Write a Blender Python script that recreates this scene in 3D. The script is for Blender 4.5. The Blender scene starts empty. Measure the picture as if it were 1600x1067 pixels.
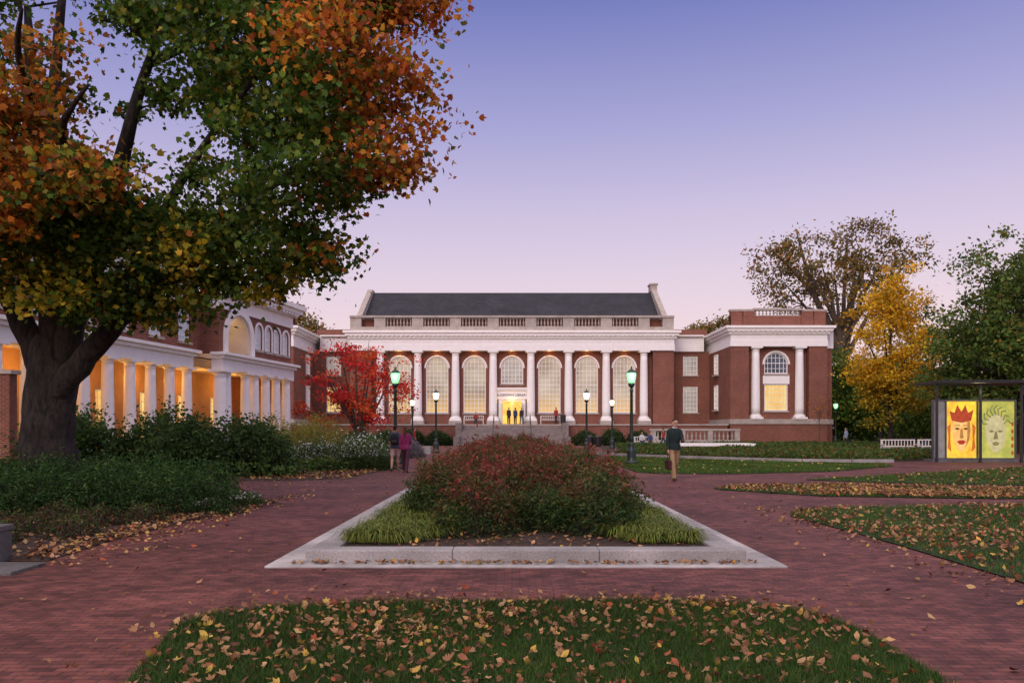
import bpy, bmesh, math, random
import numpy as np
from mathutils import Vector, Matrix
R = random.Random(7); rng = np.random.default_rng(7)
SC = bpy.context.scene; C = SC.collection
PI = math.pi
F, H, HY = 1244., 1.55, 672.
def s2l(r, g, b):
    f = lambda c: (c/255/12.92 if c/255 <= .04045 else ((c/255+.055)/1.055)**2.4)
    return (f(r), f(g), f(b))

# ------------------------------------------------------------------ materials
def newmat(name):
    m = bpy.data.materials.new(name); m.use_nodes = True
    nt = m.node_tree; b = nt.nodes['Principled BSDF']
    return m, nt, b
def N(nt, t, **kw):
    n = nt.nodes.new(t)
    for k, v in kw.items(): setattr(n, k, v)
    return n
def mat(name, c1, c2=None, scale=3., rough=.7, bump=0., spec=.3, metal=0., big=0., stretch=None, bd=.02):
    m, nt, b = newmat(name)
    b.inputs['Roughness'].default_value = rough
    b.inputs['Specular IOR Level'].default_value = spec
    b.inputs['Metallic'].default_value = metal
    if c2 is None: c2 = tuple(x*.75 for x in c1)
    tc = N(nt, 'ShaderNodeTexCoord'); nz = N(nt, 'ShaderNodeTexNoise')
    nz.inputs['Scale'].default_value = scale; nz.inputs['Detail'].default_value = 6; nz.inputs['Roughness'].default_value = .65
    if stretch:
        mp = N(nt, 'ShaderNodeMapping'); mp.inputs['Scale'].default_value = stretch
        nt.links.new(tc.outputs['Object'], mp.inputs['Vector']); nt.links.new(mp.outputs[0], nz.inputs['Vector'])
    else: nt.links.new(tc.outputs['Object'], nz.inputs['Vector'])
    cr = N(nt, 'ShaderNodeValToRGB')
    cr.color_ramp.elements[0].position = .32; cr.color_ramp.elements[0].color = (*c2, 1)
    cr.color_ramp.elements[1].position = .68; cr.color_ramp.elements[1].color = (*c1, 1)
    nt.links.new(nz.outputs['Fac'], cr.inputs['Fac'])
    out = cr.outputs['Color']
    if big:
        n2 = N(nt, 'ShaderNodeTexNoise'); n2.inputs['Scale'].default_value = big; n2.inputs['Detail'].default_value = 3
        nt.links.new(tc.outputs['Object'], n2.inputs['Vector'])
        mr = N(nt, 'ShaderNodeMapRange'); mr.inputs['From Min'].default_value = .3; mr.inputs['From Max'].default_value = .7
        mr.inputs['To Min'].default_value = .6; mr.inputs['To Max'].default_value = 1.2
        nt.links.new(n2.outputs['Fac'], mr.inputs['Value'])
        vm = N(nt, 'ShaderNodeVectorMath', operation='SCALE'); nt.links.new(out, vm.inputs[0]); nt.links.new(mr.outputs[0], vm.inputs['Scale'])
        out = vm.outputs[0]
    nt.links.new(out, b.inputs['Base Color'])
    if bump:
        bp = N(nt, 'ShaderNodeBump'); bp.inputs['Strength'].default_value = bump; bp.inputs['Distance'].default_value = bd
        nt.links.new(nz.outputs['Fac'], bp.inputs['Height']); nt.links.new(bp.outputs['Normal'], b.inputs['Normal'])
    return m
def mat_brick(name, c1, c2, mortar, bw, rh, ms, flat=False, rough=.8, bump=.3, big=.25, lo=.65, hi=1.25, rot=0., spec=.3, stain=0.):
    m, nt, b = newmat(name); b.inputs['Roughness'].default_value = rough; b.inputs['Specular IOR Level'].default_value = spec
    tc = N(nt, 'ShaderNodeTexCoord')
    if flat:
        mp = N(nt, 'ShaderNodeMapping'); mp.inputs['Rotation'].default_value = (0, 0, rot)
        nt.links.new(tc.outputs['Object'], mp.inputs['Vector']); vec = mp.outputs[0]
    else:
        sp = N(nt, 'ShaderNodeSeparateXYZ'); nt.links.new(tc.outputs['Object'], sp.inputs[0])
        ad = N(nt, 'ShaderNodeMath', operation='ADD'); nt.links.new(sp.outputs[0], ad.inputs[0]); nt.links.new(sp.outputs[1], ad.inputs[1])
        cb = N(nt, 'ShaderNodeCombineXYZ'); nt.links.new(ad.outputs[0], cb.inputs[0]); nt.links.new(sp.outputs[2], cb.inputs[1]); vec = cb.outputs[0]
    br = N(nt, 'ShaderNodeTexBrick'); br.inputs['Scale'].default_value = 1
    br.inputs['Brick Width'].default_value = bw; br.inputs['Row Height'].default_value = rh; br.inputs['Mortar Size'].default_value = ms
    br.inputs['Mortar Smooth'].default_value = .2
    br.inputs['Color1'].default_value = (*c1, 1); br.inputs['Color2'].default_value = (*c2, 1); br.inputs['Mortar'].default_value = (*mortar, 1)
    nt.links.new(vec, br.inputs['Vector'])
    n2 = N(nt, 'ShaderNodeTexNoise'); n2.inputs['Scale'].default_value = big; n2.inputs['Detail'].default_value = 8; n2.inputs['Roughness'].default_value = .7
    nt.links.new(tc.outputs['Object'], n2.inputs['Vector'])
    mr = N(nt, 'ShaderNodeMapRange'); mr.inputs['From Min'].default_value = .3; mr.inputs['From Max'].default_value = .7
    mr.inputs['To Min'].default_value = lo; mr.inputs['To Max'].default_value = hi
    nt.links.new(n2.outputs['Fac'], mr.inputs['Value'])
    vm = N(nt, 'ShaderNodeVectorMath', operation='SCALE'); nt.links.new(br.outputs['Color'], vm.inputs[0]); nt.links.new(mr.outputs[0], vm.inputs['Scale'])
    out = vm.outputs[0]
    if stain:
        n3 = N(nt, 'ShaderNodeTexNoise'); n3.inputs['Scale'].default_value = 5.; n3.inputs['Detail'].default_value = 5
        nt.links.new(tc.outputs['Object'], n3.inputs['Vector'])
        m3 = N(nt, 'ShaderNodeMapRange'); m3.inputs['From Min'].default_value = .35; m3.inputs['From Max'].default_value = .65; m3.inputs['To Min'].default_value = 1-stain; m3.inputs['To Max'].default_value = 1+stain
        nt.links.new(n3.outputs['Fac'], m3.inputs['Value'])
        v3 = N(nt, 'ShaderNodeVectorMath', operation='SCALE'); nt.links.new(out, v3.inputs[0]); nt.links.new(m3.outputs[0], v3.inputs['Scale']); out = v3.outputs[0]
    nt.links.new(out, b.inputs['Base Color'])
    bp = N(nt, 'ShaderNodeBump'); bp.inputs['Strength'].default_value = bump; bp.inputs['Distance'].default_value = .01; bp.invert = True
    nt.links.new(br.outputs['Fac'], bp.inputs['Height']); nt.links.new(bp.outputs['Normal'], b.inputs['Normal'])
    return m
def mat_leaf(name, trans=.3, rough=.55):
    m, nt, b = newmat(name); b.inputs['Roughness'].default_value = rough; b.inputs['Specular IOR Level'].default_value = .2
    at = N(nt, 'ShaderNodeAttribute', attribute_name='col')
    nt.links.new(at.outputs['Color'], b.inputs['Base Color'])
    tr = N(nt, 'ShaderNodeBsdfTranslucent'); nt.links.new(at.outputs['Color'], tr.inputs['Color'])
    mx = N(nt, 'ShaderNodeMixShader'); mx.inputs[0].default_value = trans
    nt.links.new(b.outputs[0], mx.inputs[1]); nt.links.new(tr.outputs[0], mx.inputs[2])
    nt.links.new(mx.outputs[0], nt.nodes['Material Output'].inputs['Surface'])
    return m
def mat_pane(name, c1, c2, st, scale=.6, z0=0., z1=0., czero=None):
    m, nt, b = newmat(name); b.inputs['Base Color'].default_value = (.03, .03, .035, 1); b.inputs['Roughness'].default_value = .08
    tc = N(nt, 'ShaderNodeTexCoord'); nz = N(nt, 'ShaderNodeTexNoise'); nz.inputs['Scale'].default_value = scale; nz.inputs['Detail'].default_value = 4
    oi = N(nt, 'ShaderNodeObjectInfo'); va = N(nt, 'ShaderNodeVectorMath', operation='ADD')
    nt.links.new(tc.outputs['Object'], va.inputs[0]); nt.links.new(oi.outputs['Location'], va.inputs[1]); nt.links.new(va.outputs[0], nz.inputs['Vector'])
    cr = N(nt, 'ShaderNodeValToRGB'); cr.color_ramp.elements[0].position = .35; cr.color_ramp.elements[1].position = .65
    cr.color_ramp.elements[0].color = (*c1, 1); cr.color_ramp.elements[1].color = (*c2, 1)
    nt.links.new(nz.outputs['Fac'], cr.inputs['Fac'])
    out = cr.outputs['Color']
    if czero:
        sp = N(nt, 'ShaderNodeSeparateXYZ'); nt.links.new(tc.outputs['Object'], sp.inputs[0])
        mr = N(nt, 'ShaderNodeMapRange'); mr.inputs['From Min'].default_value = z0; mr.inputs['From Max'].default_value = z1
        nt.links.new(sp.outputs[2], mr.inputs['Value'])
        mx = N(nt, 'ShaderNodeMix', data_type='RGBA'); nt.links.new(mr.outputs[0], mx.inputs['Factor'])
        mx.inputs[6].default_value = (*czero, 1); nt.links.new(out, mx.inputs[7]); out = mx.outputs[2]
    nt.links.new(out, b.inputs['Emission Color']); b.inputs['Emission Strength'].default_value = st
    return m
def mat_emit(name, c, st):
    m, nt, b = newmat(name); b.inputs['Base Color'].default_value = (*[min(.8, x) for x in c], 1)
    b.inputs['Emission Color'].default_value = (*c, 1); b.inputs['Emission Strength'].default_value = st; b.inputs['Roughness'].default_value = .3
    return m

M = {}
M['brick'] = mat_brick('facade_brick', (.24, .068, .038), (.155, .046, .028), (.25, .18, .14), .23, .08, .008, bump=.2, big=.5, lo=.75, hi=1.18)
M['paving'] = mat_brick('brick_paving', (.185, .062, .05), (.1, .033, .029), (.05, .033, .031), .16, .08, .006, flat=True, rough=.72, bump=.6, big=.5, lo=.42, hi=1.32, spec=.22, stain=.28)
M['white'] = mat('white_paint', (.88, .86, .83), (.8, .78, .75), 2., .5)
M['stone'] = mat('pale_limestone', (.44, .39, .34), (.3, .26, .23), 1.5, .8, .2)
M['step'] = mat('worn_step_stone', (.25, .21, .19), (.16, .135, .125), 1.5, .8, .2)
M['granite'] = mat('grey_granite', (.38, .36, .35), (.22, .21, .2), 40., .7, .2, big=1.2)
M['dark_granite'] = mat('dark_granite', (.14, .135, .13), (.08, .08, .08), 30., .7, .2, big=1.2)
M['apron'] = mat('pale_concrete', (.44, .42, .41), (.31, .29, .28), 6., .8, .15, big=.8)
M['slate'] = mat_brick('slate_roof', (.036, .038, .047), (.026, .028, .036), (.018, .018, .022), .4, .25, .012, rough=.75, bump=.3, big=.4, spec=.2)
M['cream'] = mat('cream_plaster', (.62, .5, .34), (.52, .42, .28), 1., .8)
M['soil'] = mat('garden_soil', (.06, .036, .025), (.024, .016, .012), 7., .95, .8, big=1.)
M['ground'] = mat('rough_ground', (.05, .06, .025), (.03, .035, .018), .4, .95)
M['turf'] = mat('turf_base', (.03, .06, .013), (.016, .034, .01), 9., .95, .5, big=.7)
M['bark'] = mat('tree_bark', (.058, .047, .038), (.01, .009, .009), 9., .95, 1., big=.9, stretch=(1, 1, .22), bd=.09)
M['bark2'] = mat('pale_bark', (.12, .09, .065), (.05, .04, .032), 5., .9, .5, stretch=(1, 1, .3))
M['leaf'] = mat_leaf('foliage', .38)
M['litter'] = mat_leaf('dead_leaf', .1, .75)
M['grass'] = mat_leaf('grass_blade', .25, .6)
M['iron'] = mat('dark_green_iron', (.012, .03, .024), (.008, .02, .016), 8., .4, spec=.5)
M['black'] = mat('black_metal', (.015, .015, .017), (.01, .01, .011), 8., .4, spec=.5)
M['steel'] = mat('grey_steel', (.12, .12, .125), (.08, .08, .085), 4., .4, metal=.5)
M['wood'] = mat('painted_wood', (.62, .58, .54), (.5, .46, .42), 5., .6)
M['green_glow'] = mat_emit('green_lit_glass', (.3, 1., .38), 1.25)
M['warm_glow'] = mat_emit('warm_lit_glass', (1., .8, .5), 2.2)
M['pane'] = mat_pane('reading_room_pane', (.36, .26, .17), (.64, .51, .37), .85, .45, .0, 2.4, (.95, .56, .16))
M['pane_warm'] = mat_pane('warm_pane', (.95, .52, .1), (1., .76, .28), .95, .7)
M['pane_dark'] = mat_pane('dim_pane', (.04, .05, .08), (.12, .13, .18), .6, .8)
M['pane_pale'] = mat_pane('pale_pane', (.4, .34, .3), (.58, .5, .42), .72, .8)
M['pane_blue'] = mat_pane('blue_pane', (.2, .25, .4), (.35, .38, .5), .6, .8)
M['vestibule'] = mat_pane('lit_vestibule', (.9, .42, .04), (1., .64, .1), 1.2, 1.2)
M['lettering'] = mat('dark_lettering', (.05, .045, .045), None, 3.)
def cloth(n, c): return mat('cloth_'+n, c, tuple(x*.6 for x in c), 9., .85, .35, stretch=(1.5, 1.5, .6))
M['skin'] = mat('skin', (.5, .29, .21), (.44, .25, .18), 10., .55)

# ------------------------------------------------------------------ objects
def tag(o, label=None, cat=None, group=None, kind=None):
    if label: o['label'] = label
    if cat: o['category'] = cat
    if group: o['group'] = group
    if kind: o['kind'] = kind
    return o
def empty(name, loc, label, cat, rz=0, group=None):
    o = bpy.data.objects.new(name, None); C.objects.link(o); o.location = loc; o.rotation_euler = (0, 0, rz)
    o.empty_display_size = .2
    return tag(o, label, cat, group)
def put(name, me, parent=None, loc=(0, 0, 0), rz=0, scale=None):
    o = bpy.data.objects.new(name, me); C.objects.link(o); o.location = loc; o.rotation_euler = (0, 0, rz)
    if scale: o.scale = scale
    if parent: o.parent = parent
    return o
class MB:
    def __init__(s): s.v = []; s.f = []
    def hexa(s, p):
        b = len(s.v); s.v += [tuple(q) for q in p]
        s.f += [(b+3, b+2, b+1, b), (b+4, b+5, b+6, b+7), (b, b+1, b+5, b+4), (b+1, b+2, b+6, b+5), (b+2, b+3, b+7, b+6), (b+3, b, b+4, b+7)]
        return s
    def box(s, x0, x1, y0, y1, z0, z1):
        return s.hexa([(x0, y0, z0), (x1, y0, z0), (x1, y1, z0), (x0, y1, z0), (x0, y0, z1), (x1, y0, z1), (x1, y1, z1), (x0, y1, z1)])
    def lathe(s, x, y, prof, n=16):
        b = len(s.v); m = len(prof)
        for r, z in prof:
            for i in range(n):
                a = 2*PI*i/n; s.v.append((x+r*math.cos(a), y+r*math.sin(a), z))
        for j in range(m-1):
            for i in range(n):
                k = (i+1) % n; s.f.append((b+j*n+i, b+j*n+k, b+(j+1)*n+k, b+(j+1)*n+i))
        s.f.append(tuple(b+i for i in range(n))[::-1]); s.f.append(tuple(b+(m-1)*n+i for i in range(n)))
        return s
    def loft(s, rings, n=14):
        b = len(s.v); m = len(rings)
        for c, rx, ry in rings:
            for i in range(n):
                a = 2*PI*i/n; s.v.append((c[0]+rx*math.cos(a), c[1]+ry*math.sin(a), c[2]))
        for j in range(m-1):
            for i in range(n):
                k = (i+1) % n; s.f.append((b+j*n+i, b+j*n+k, b+(j+1)*n+k, b+(j+1)*n+i))
        s.f.append(tuple(b+i for i in range(n))[::-1]); s.f.append(tuple(b+(m-1)*n+i for i in range(n)))
        return s
    def tube(s, pts, rad, n=8, closed=False, cap=True, ridge=0, rr=None):
        pts = [Vector(p) for p in pts]; m = len(pts); b = len(s.v); ref = None
        if not hasattr(rad, '__len__'): rad = [rad]*m
        rv = [1+ridge*(rr.uniform(-1, 1)) for i in range(n)] if ridge else [1]*n
        for j in range(m):
            if closed: t = pts[(j+1) % m]-pts[j-1]
            else: t = pts[min(j+1, m-1)]-pts[max(j-1, 0)]
            t.normalize()
            if ref is None:
                ref = Vector((1, 0, 0)) if abs(t.x) < .8 else Vector((0, 1, 0))
            u = (ref-t*ref.dot(t)).normalized(); w = t.cross(u); ref = u
            for i in range(n):
                a = 2*PI*i/n
                q = rad[j]*rv[i]*(1+(ridge*.5*rr.uniform(-1, 1) if ridge else 0))
                s.v.append(tuple(pts[j]+(u*math.cos(a)+w*math.sin(a))*q))
        for j in range(m if closed else m-1):
            jj = (j+1) % m
            for i in range(n):
                k = (i+1) % n; s.f.append((b+j*n+i, b+j*n+k, b+jj*n+k, b+jj*n+i))
        if not closed and cap:
            s.f.append(tuple(b+i for i in range(n))[::-1]); s.f.append(tuple(b+(m-1)*n+i for i in range(n)))
        return s
    def limb(s, p0, p1, r0, r1, n=10):
        p0 = Vector(p0); p1 = Vector(p1); d = (p1-p0).normalized()
        return s.tube([p0-d*r0*.95, p0-d*r0*.6, p0, p1, p1+d*r1*.6, p1+d*r1*.95], [r0*.3, r0*.8, r0, r1, r1*.8, r1*.3], n)
    def poly(s, pts):
        b = len(s.v); s.v += [tuple(p) for p in pts]; s.f.append(tuple(range(b, b+len(pts)))); return s
    def ring(s, cx, zs, r0, r1, y0, y1, n=20, a0=0, a1=PI):
        for i in range(n):
            a, c = a0+(a1-a0)*i/n, a0+(a1-a0)*(i+1)/n
            P = lambda r, t, y: (cx+r*math.cos(t), y, zs+r*math.sin(t))
            s.hexa([P(r0, a, y0), P(r1, a, y0), P(r1, a, y1), P(r0, a, y1), P(r0, c, y0), P(r1, c, y0), P(r1, c, y1), P(r0, c, y1)])
        return s
    def wall(s, x0, x1, z0, z1, y0, y1, ops):
        cur = x0
        for cx in sorted({o[0] for o in ops}):
            g = sorted([o for o in ops if o[0] == cx], key=lambda o: o[2]); w = g[0][1]
            xa, xb = cx-w/2, cx+w/2
            s.box(cur, xa, y0, y1, z0, z1); z = z0
            for _, _, zb, zt, ar in g:
                if zb > z+.001: s.box(xa, xb, y0, y1, z, zb)
                z = zt
                if ar:
                    r = w/2; sp = zt-r; z = zt+.03; n = 16
                    for i in range(n):
                        a, c = PI-PI*i/n, PI-PI*(i+1)/n
                        xl, xr = cx+r*math.cos(a), cx+r*math.cos(c); zl, zr = sp+r*math.sin(a), sp+r*math.sin(c)
                        s.hexa([(xl, y0, zl), (xr, y0, zr), (xr, y1, zr), (xl, y1, zl), (xl, y0, z), (xr, y0, z), (xr, y1, z), (xl, y1, z)])
            if z < z1: s.box(xa, xb, y0, y1, z, z1)
            cur = xb
        s.box(cur, x1, y0, y1, z0, z1); return s
    def mesh(s, name, m, smooth=False):
        me = bpy.data.meshes.new(name); me.from_pydata(s.v, [], s.f); me.update()
        if m: me.materials.append(M[m] if isinstance(m, str) else m)
        if smooth: me.polygons.foreach_set('use_smooth', [True]*len(me.polygons))
        return me
    def build(s, name, m, parent=None, loc=(0, 0, 0), rz=0, smooth=False, bevel=0):
        o = put(name, s.mesh(name, m, smooth), parent, loc, rz)
        if bevel:
            b = o.modifiers.new('b', 'BEVEL'); b.width = bevel; b.segments = 2; b.limit_method = 'ANGLE'
        return o
def B(*a): return MB().box(*a)
def fast(name, V, Fa, col, m):
    V = np.ascontiguousarray(V, dtype=np.float32); Fa = np.ascontiguousarray(Fa, dtype=np.int32)
    me = bpy.data.meshes.new(name); me.vertices.add(len(V)); me.vertices.foreach_set('co', V.ravel())
    k = Fa.shape[1]; me.loops.add(Fa.size); me.loops.foreach_set('vertex_index', Fa.ravel())
    me.polygons.add(len(Fa)); me.polygons.foreach_set('loop_start', np.arange(0, Fa.size, k, dtype=np.int32))
    me.update(calc_edges=True)
    if col is not None:
        ca = me.color_attributes.new('col', 'FLOAT_COLOR', 'POINT')
        ca.data.foreach_set('color', np.ascontiguousarray(np.concatenate([np.clip(col, 0, .9), np.ones((len(col), 1))], 1), dtype=np.float32).ravel())
    me.materials.append(M[m]); return me

# ------------------------------------------------------------------ leaves
def tmpl(kind):
    if kind == 'diamond':
        V = np.array([(0, -.5, 0), (.3, .02, .07), (0, .55, -.03), (-.3, .02, .07)]); Fa = np.array([(0, 1, 2), (0, 2, 3)])
    elif kind == 'thin':
        V = np.array([(0, -.5, 0), (.17, 0, .05), (0, .55, -.05), (-.17, 0, .05)]); Fa = np.array([(0, 1, 2), (0, 2, 3)])
    elif kind == 'curl':
        V = np.array([(0, -.5, .1), (.26, -.2, .12), (.3, .15, .2), (.05, .55, .28), (-.22, .2, .02), (-.3, -.15, .16)]); Fa = np.array([(0, 1, 5), (1, 2, 4), (1, 4, 5), (2, 3, 4)])
    elif kind == 'broad':
        V = np.array([(0, -.45, 0), (.3, -.2, .06), (.42, .2, .02), (.12, .22, 0), (0, .6, -.1), (-.12, .22, 0), (-.42, .2, .02), (-.3, -.2, .06)])
        Fa = np.array([(0, 1, 7), (1, 2, 3), (1, 3, 7), (3, 5, 7), (5, 6, 7), (3, 4, 5)])
    elif kind == 'maple':
        hp = [(0, .62), (20, .33), (45, .52), (66, .3), (98, .42), (128, .26), (168, .2)]
        ang = [(a, r) for a, r in hp]+[(360-a, r) for a, r in hp[::-1] if a > 0]
        V = [(0, 0, 0)]+[(r*math.sin(math.radians(a))*.85, r*math.cos(math.radians(a)), .7*r*r*(1 if 30 < a < 330 else .2)) for a, r in ang]
        n = len(ang); Fa = [(0, 1+(i+1) % n, 1+i) for i in range(n)]; V = np.array(V); Fa = np.array(Fa)
    return V, Fa
def scatter(name, P, size, col, m, kind='diamond', nb=None, up=.5, flat=None):
    n = len(P); T, Fa = tmpl(kind); k = len(T)
    nrm = rng.normal(size=(n, 3))
    if flat is not None: nrm = nrm*flat+np.array([0, 0, 1.])
    else:
        nrm /= np.linalg.norm(nrm, axis=1)[:, None]; nrm[:, 2] += up
        if nb is not None: nrm += nb
    nrm /= np.linalg.norm(nrm, axis=1)[:, None]+1e-9
    t = rng.normal(size=(n, 3)); t -= nrm*np.sum(t*nrm, 1)[:, None]; t /= np.linalg.norm(t, axis=1)[:, None]+1e-9
    s = np.cross(t, nrm)
    sz = size*rng.uniform(.6, 1.3, n)
    V = (T[None, :, 0, None]*s[:, None, :]+T[None, :, 1, None]*t[:, None, :]+T[None, :, 2, None]*nrm[:, None, :])*sz[:, None, None]+P[:, None, :]
    FF = (Fa[None]+(np.arange(n)*k)[:, None, None]).reshape(-1, 3)
    cc = np.repeat(col, k, axis=0)
    return fast(name, V.reshape(-1, 3), FF, cc, m)
def pal(n, items, jit=.3):
    w = np.array([i[0] for i in items], float); w /= w.sum(); c = np.array([i[1] for i in items])
    idx = rng.choice(len(items), n, p=w)
    return c[idx]*rng.uniform(1-jit, 1+jit, (n, 1))*rng.uniform(.9, 1.1, (n, 3))
def nz(P, f, sd=0.):
    x, y, z = P[:, 0]*f, P[:, 1]*f, P[:, 2]*f
    return (np.sin(1.7*x+1.3*y+sd)+np.sin(1.9*y-1.1*z+2.1+sd*1.7)+np.sin(2.1*z+1.4*x+4.2+sd*.6)+np.sin(3.3*x-2.9*z+sd)*.5+np.sin(3.7*y+3.1*x+1+sd)*.5)/4.
GREEN = [(3, (.036, .082, .012)), (3, (.068, .135, .017)), (2, (.125, .185, .022)), (1, (.21, .2, .024))]
DARK = [(3, (.026, .054, .016)), (3, (.042, .08, .02)), (1, (.075, .115, .022))]
ORANGE = [(3, (.48, .16, .018)), (2, (.34, .09, .015)), (2, (.5, .25, .025)), (1, (.2, .07, .02)), (1, (.16, .15, .02))]
RUST = [(3, (.36, .08, .015)), (2, (.23, .05, .015)), (2, (.46, .17, .02)), (1, (.13, .12, .02))]
YELLOW = [(3, (.74, .42, .02)), (2, (.62, .33, .02)), (1, (.34, .28, .025)), (1, (.78, .52, .04))]
LITTER = [(3, (.3, .16, .075)), (3, (.21, .1, .048)), (2, (.38, .23, .11)), (2, (.11, .052, .03)), (1, (.26, .07, .032)), (1.2, (.42, .27, .06))]

def tree(name, label, cat, base, limbs, ells, nclump, per, lsize, colfn, rc=.8, seed=1, group=None, bark='bark', gap=-.35, kind='diamond', flat=.6, shell=.5, twr=.035):
    global rng
    rng = np.random.default_rng(seed); rr_ = random.Random(seed)
    t = empty(name, base, label, cat, group=group)
    samples = []; first = True
    for pts, rad in limbs:
        P = [Vector(p) for p in pts]; Q = []; q = []
        for i in range(len(P)-1):
            p0 = P[max(i-1, 0)]; p1 = P[i]; p2 = P[i+1]; p3 = P[min(i+2, len(P)-1)]
            for k in range(4):
                u = k/4; v = .5*((2*p1)+(p2-p0)*u+(2*p0-5*p1+4*p2-p3)*u*u+(3*p1-p0-3*p2+p3)*u**3)
                r = rad[i]*(1-u)+rad[i+1]*u
                v = v+Vector(rng.normal(size=3))*r*.09*(0 if (i == 0 and k == 0) else 1)
                Q.append(v); q.append(r)
        Q.append(P[-1]); q.append(rad[-1])
        big = rad[0] > .3
        mb = MB().tube(Q, q, 26 if big else 9, ridge=.05 if big else .04, rr=rr_)
        mb.build('trunk' if first else 'limb', bark, t, smooth=True)
        st = len(Q)//3 if not first else len(Q)*2//3
        samples += [(v, r) for v, r in zip(Q[st:], q[st:])]; first = False
    W = np.array([e[6] for e in ells], float); W /= W.sum()
    cl = []
    while len(cl) < nclump:
        e = ells[rng.choice(len(ells), p=W)]
        d = rng.normal(size=3); d /= np.linalg.norm(d); rad = rng.uniform()**(1/3.); rad = max(rad, rng.uniform(0, 1)*shell+.4*shell)
        p = np.array(e[:3])+d*np.array(e[3:6])*min(rad, 1)*(1+.12*rng.normal())
        if len(e) < 8 and nz(p[None], 2.4/ells[0][3]*1.4, seed)[0] < gap*rng.uniform(.3, 1.6): continue
        cl.append(p)
    cl = np.array(cl)
    S = [tuple(v) for v, r in samples]; Rr = [r for v, r in samples]; tw = MB()
    S0 = np.array(S); order = np.argsort([np.min(np.linalg.norm(S0-p, axis=1)) for p in cl])
    SA = np.zeros((len(S)+2*nclump, 3)); SA[:len(S)] = S; RA = np.zeros(len(SA)); RA[:len(S)] = Rr; ns = len(S)
    for pi in order:
        p = cl[pi]
        d = np.linalg.norm(SA[:ns]-p, axis=1)+np.maximum(0, SA[:ns, 2]-p[2])*.7; i = int(np.argmin(d)); a = Vector(SA[i]); b = Vector(p)
        r0 = min(RA[i]*.7, twr*(1+.25*d[i])); mid = (a+b)/2+Vector(rng.normal(size=3))*.1*d[i]+Vector((0, 0, .06*d[i]))
        tw.tube([a, mid, b, b+(b-mid)*.35+Vector((0, 0, .1))], [r0, r0*.75, r0*.5, .004], 5)
        SA[ns] = mid; RA[ns] = r0*.8; SA[ns+1] = b; RA[ns+1] = r0*.6; ns += 2
    tw.build('twigs', bark, t)
    n = nclump*per
    ci = np.repeat(np.arange(nclump), per)
    cs = rng.uniform(.6, 1.35, nclump)[ci]
    off = rng.normal(size=(n, 3))*np.array([1, 1, flat])*rc*cs[:, None]*.55
    P = cl[ci]+off
    col = colfn(P+np.array(base), cl[ci]+np.array(base), ci)
    cb = rng.uniform(.62, 1.35, nclump)[ci]
    me = scatter('crown', P, lsize, col*cb[:, None], 'leaf', kind, up=.35)
    put('crown', me, t)
    return t
def auto_limbs(h0, r0, ells, n, sd, lean=(0, 0)):
    rr = random.Random(sd); L = []
    top = Vector((lean[0], lean[1], h0))
    zt = max(e[2]+e[5]*.55 for e in ells); xt, yt = ells[0][0], ells[0][1]
    L.append(([(0, 0, -.2), (0, 0, .3), (lean[0]*.5, lean[1]*.5, h0*.55), top, (xt*.6, yt*.6, (h0+zt)/2), (xt, yt, zt)], [r0*1.5, r0*1.1, r0*.9, r0*.8, r0*.45, r0*.1]))
    for i in range(n):
        e = rr.choice(ells); a = 2*PI*i/n+rr.uniform(-.3, .3); q = rr.uniform(.5, .8)
        end = Vector((e[0]+e[3]*q*math.cos(a), e[1]+e[4]*q*math.sin(a), e[2]+e[5]*rr.uniform(-.3, .6)))
        st = top+Vector((0, 0, rr.uniform(-.1, .25)*h0)); mid = (st+end)/2+Vector((0, 0, .08*(end-st).length))
        L.append(([st, (st*2+mid)/3, mid, end], [r0*.5, r0*.42, r0*.28, r0*.07]))
    return L
def shrub_mesh(r, n, size, colfn, kind='diamond', sd=1, lump=.3, fill=.3, up=.4, fine=.1, shoots=0):
    global rng
    rng = np.random.default_rng(sd)
    d = rng.normal(size=(n, 3)); d /= np.linalg.norm(d, axis=1)[:, None]; d[:, 2] = np.abs(d[:, 2])*1.0-.12
    rho = np.where(rng.uniform(size=n) < fill, rng.uniform(.3, 1, n), rng.uniform(.78, 1.08, n))
    lm = 1+lump*nz(d*2.2, 1.5, sd)+fine*nz(d*6, 1.3, sd+3)
    P = d*rho[:, None]*lm[:, None]*np.array(r); P[:, 2] += .1*r[2]
    if shoots:
        k = n//6; c = rng.integers(0, shoots, k); dd = rng.normal(size=(shoots, 3)); dd[:, 2] = np.abs(dd[:, 2])+.5; dd /= np.linalg.norm(dd, axis=1)[:, None]
        tt = rng.uniform(.75, 1.25, k); P[:k] = dd[c]*np.array(r)*tt[:, None]+rng.normal(size=(k, 3))*.08*r[0]
    P[:, 2] = np.maximum(P[:, 2], .02)
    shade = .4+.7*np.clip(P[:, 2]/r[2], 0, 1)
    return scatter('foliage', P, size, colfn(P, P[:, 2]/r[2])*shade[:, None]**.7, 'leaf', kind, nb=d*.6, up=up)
def stems_mesh(r, sd=1, n=9):
    rr = random.Random(sd); mb = MB()
    for i in range(n):
        a = 2*PI*i/n+rr.uniform(-.3, .3); k = rr.uniform(.3, .75)
        mb.tube([(.02*math.cos(a), .02*math.sin(a), -.02), (.3*k*r[0]*math.cos(a), .3*k*r[1]*math.sin(a), .4*r[2]), (k*r[0]*math.cos(a), k*r[1]*math.sin(a), .85*r[2])], [.022, .016, .006], 5)
    return mb.mesh('stem', 'bark2')
def shrub(name, label, cat, loc, fm, sm, rz=0, s=(1, 1, 1), group=None):
    t = empty(name, loc, label, cat, rz, group); put('foliage', fm, t, scale=s); put('stem', sm, t, scale=s); return t
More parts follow.
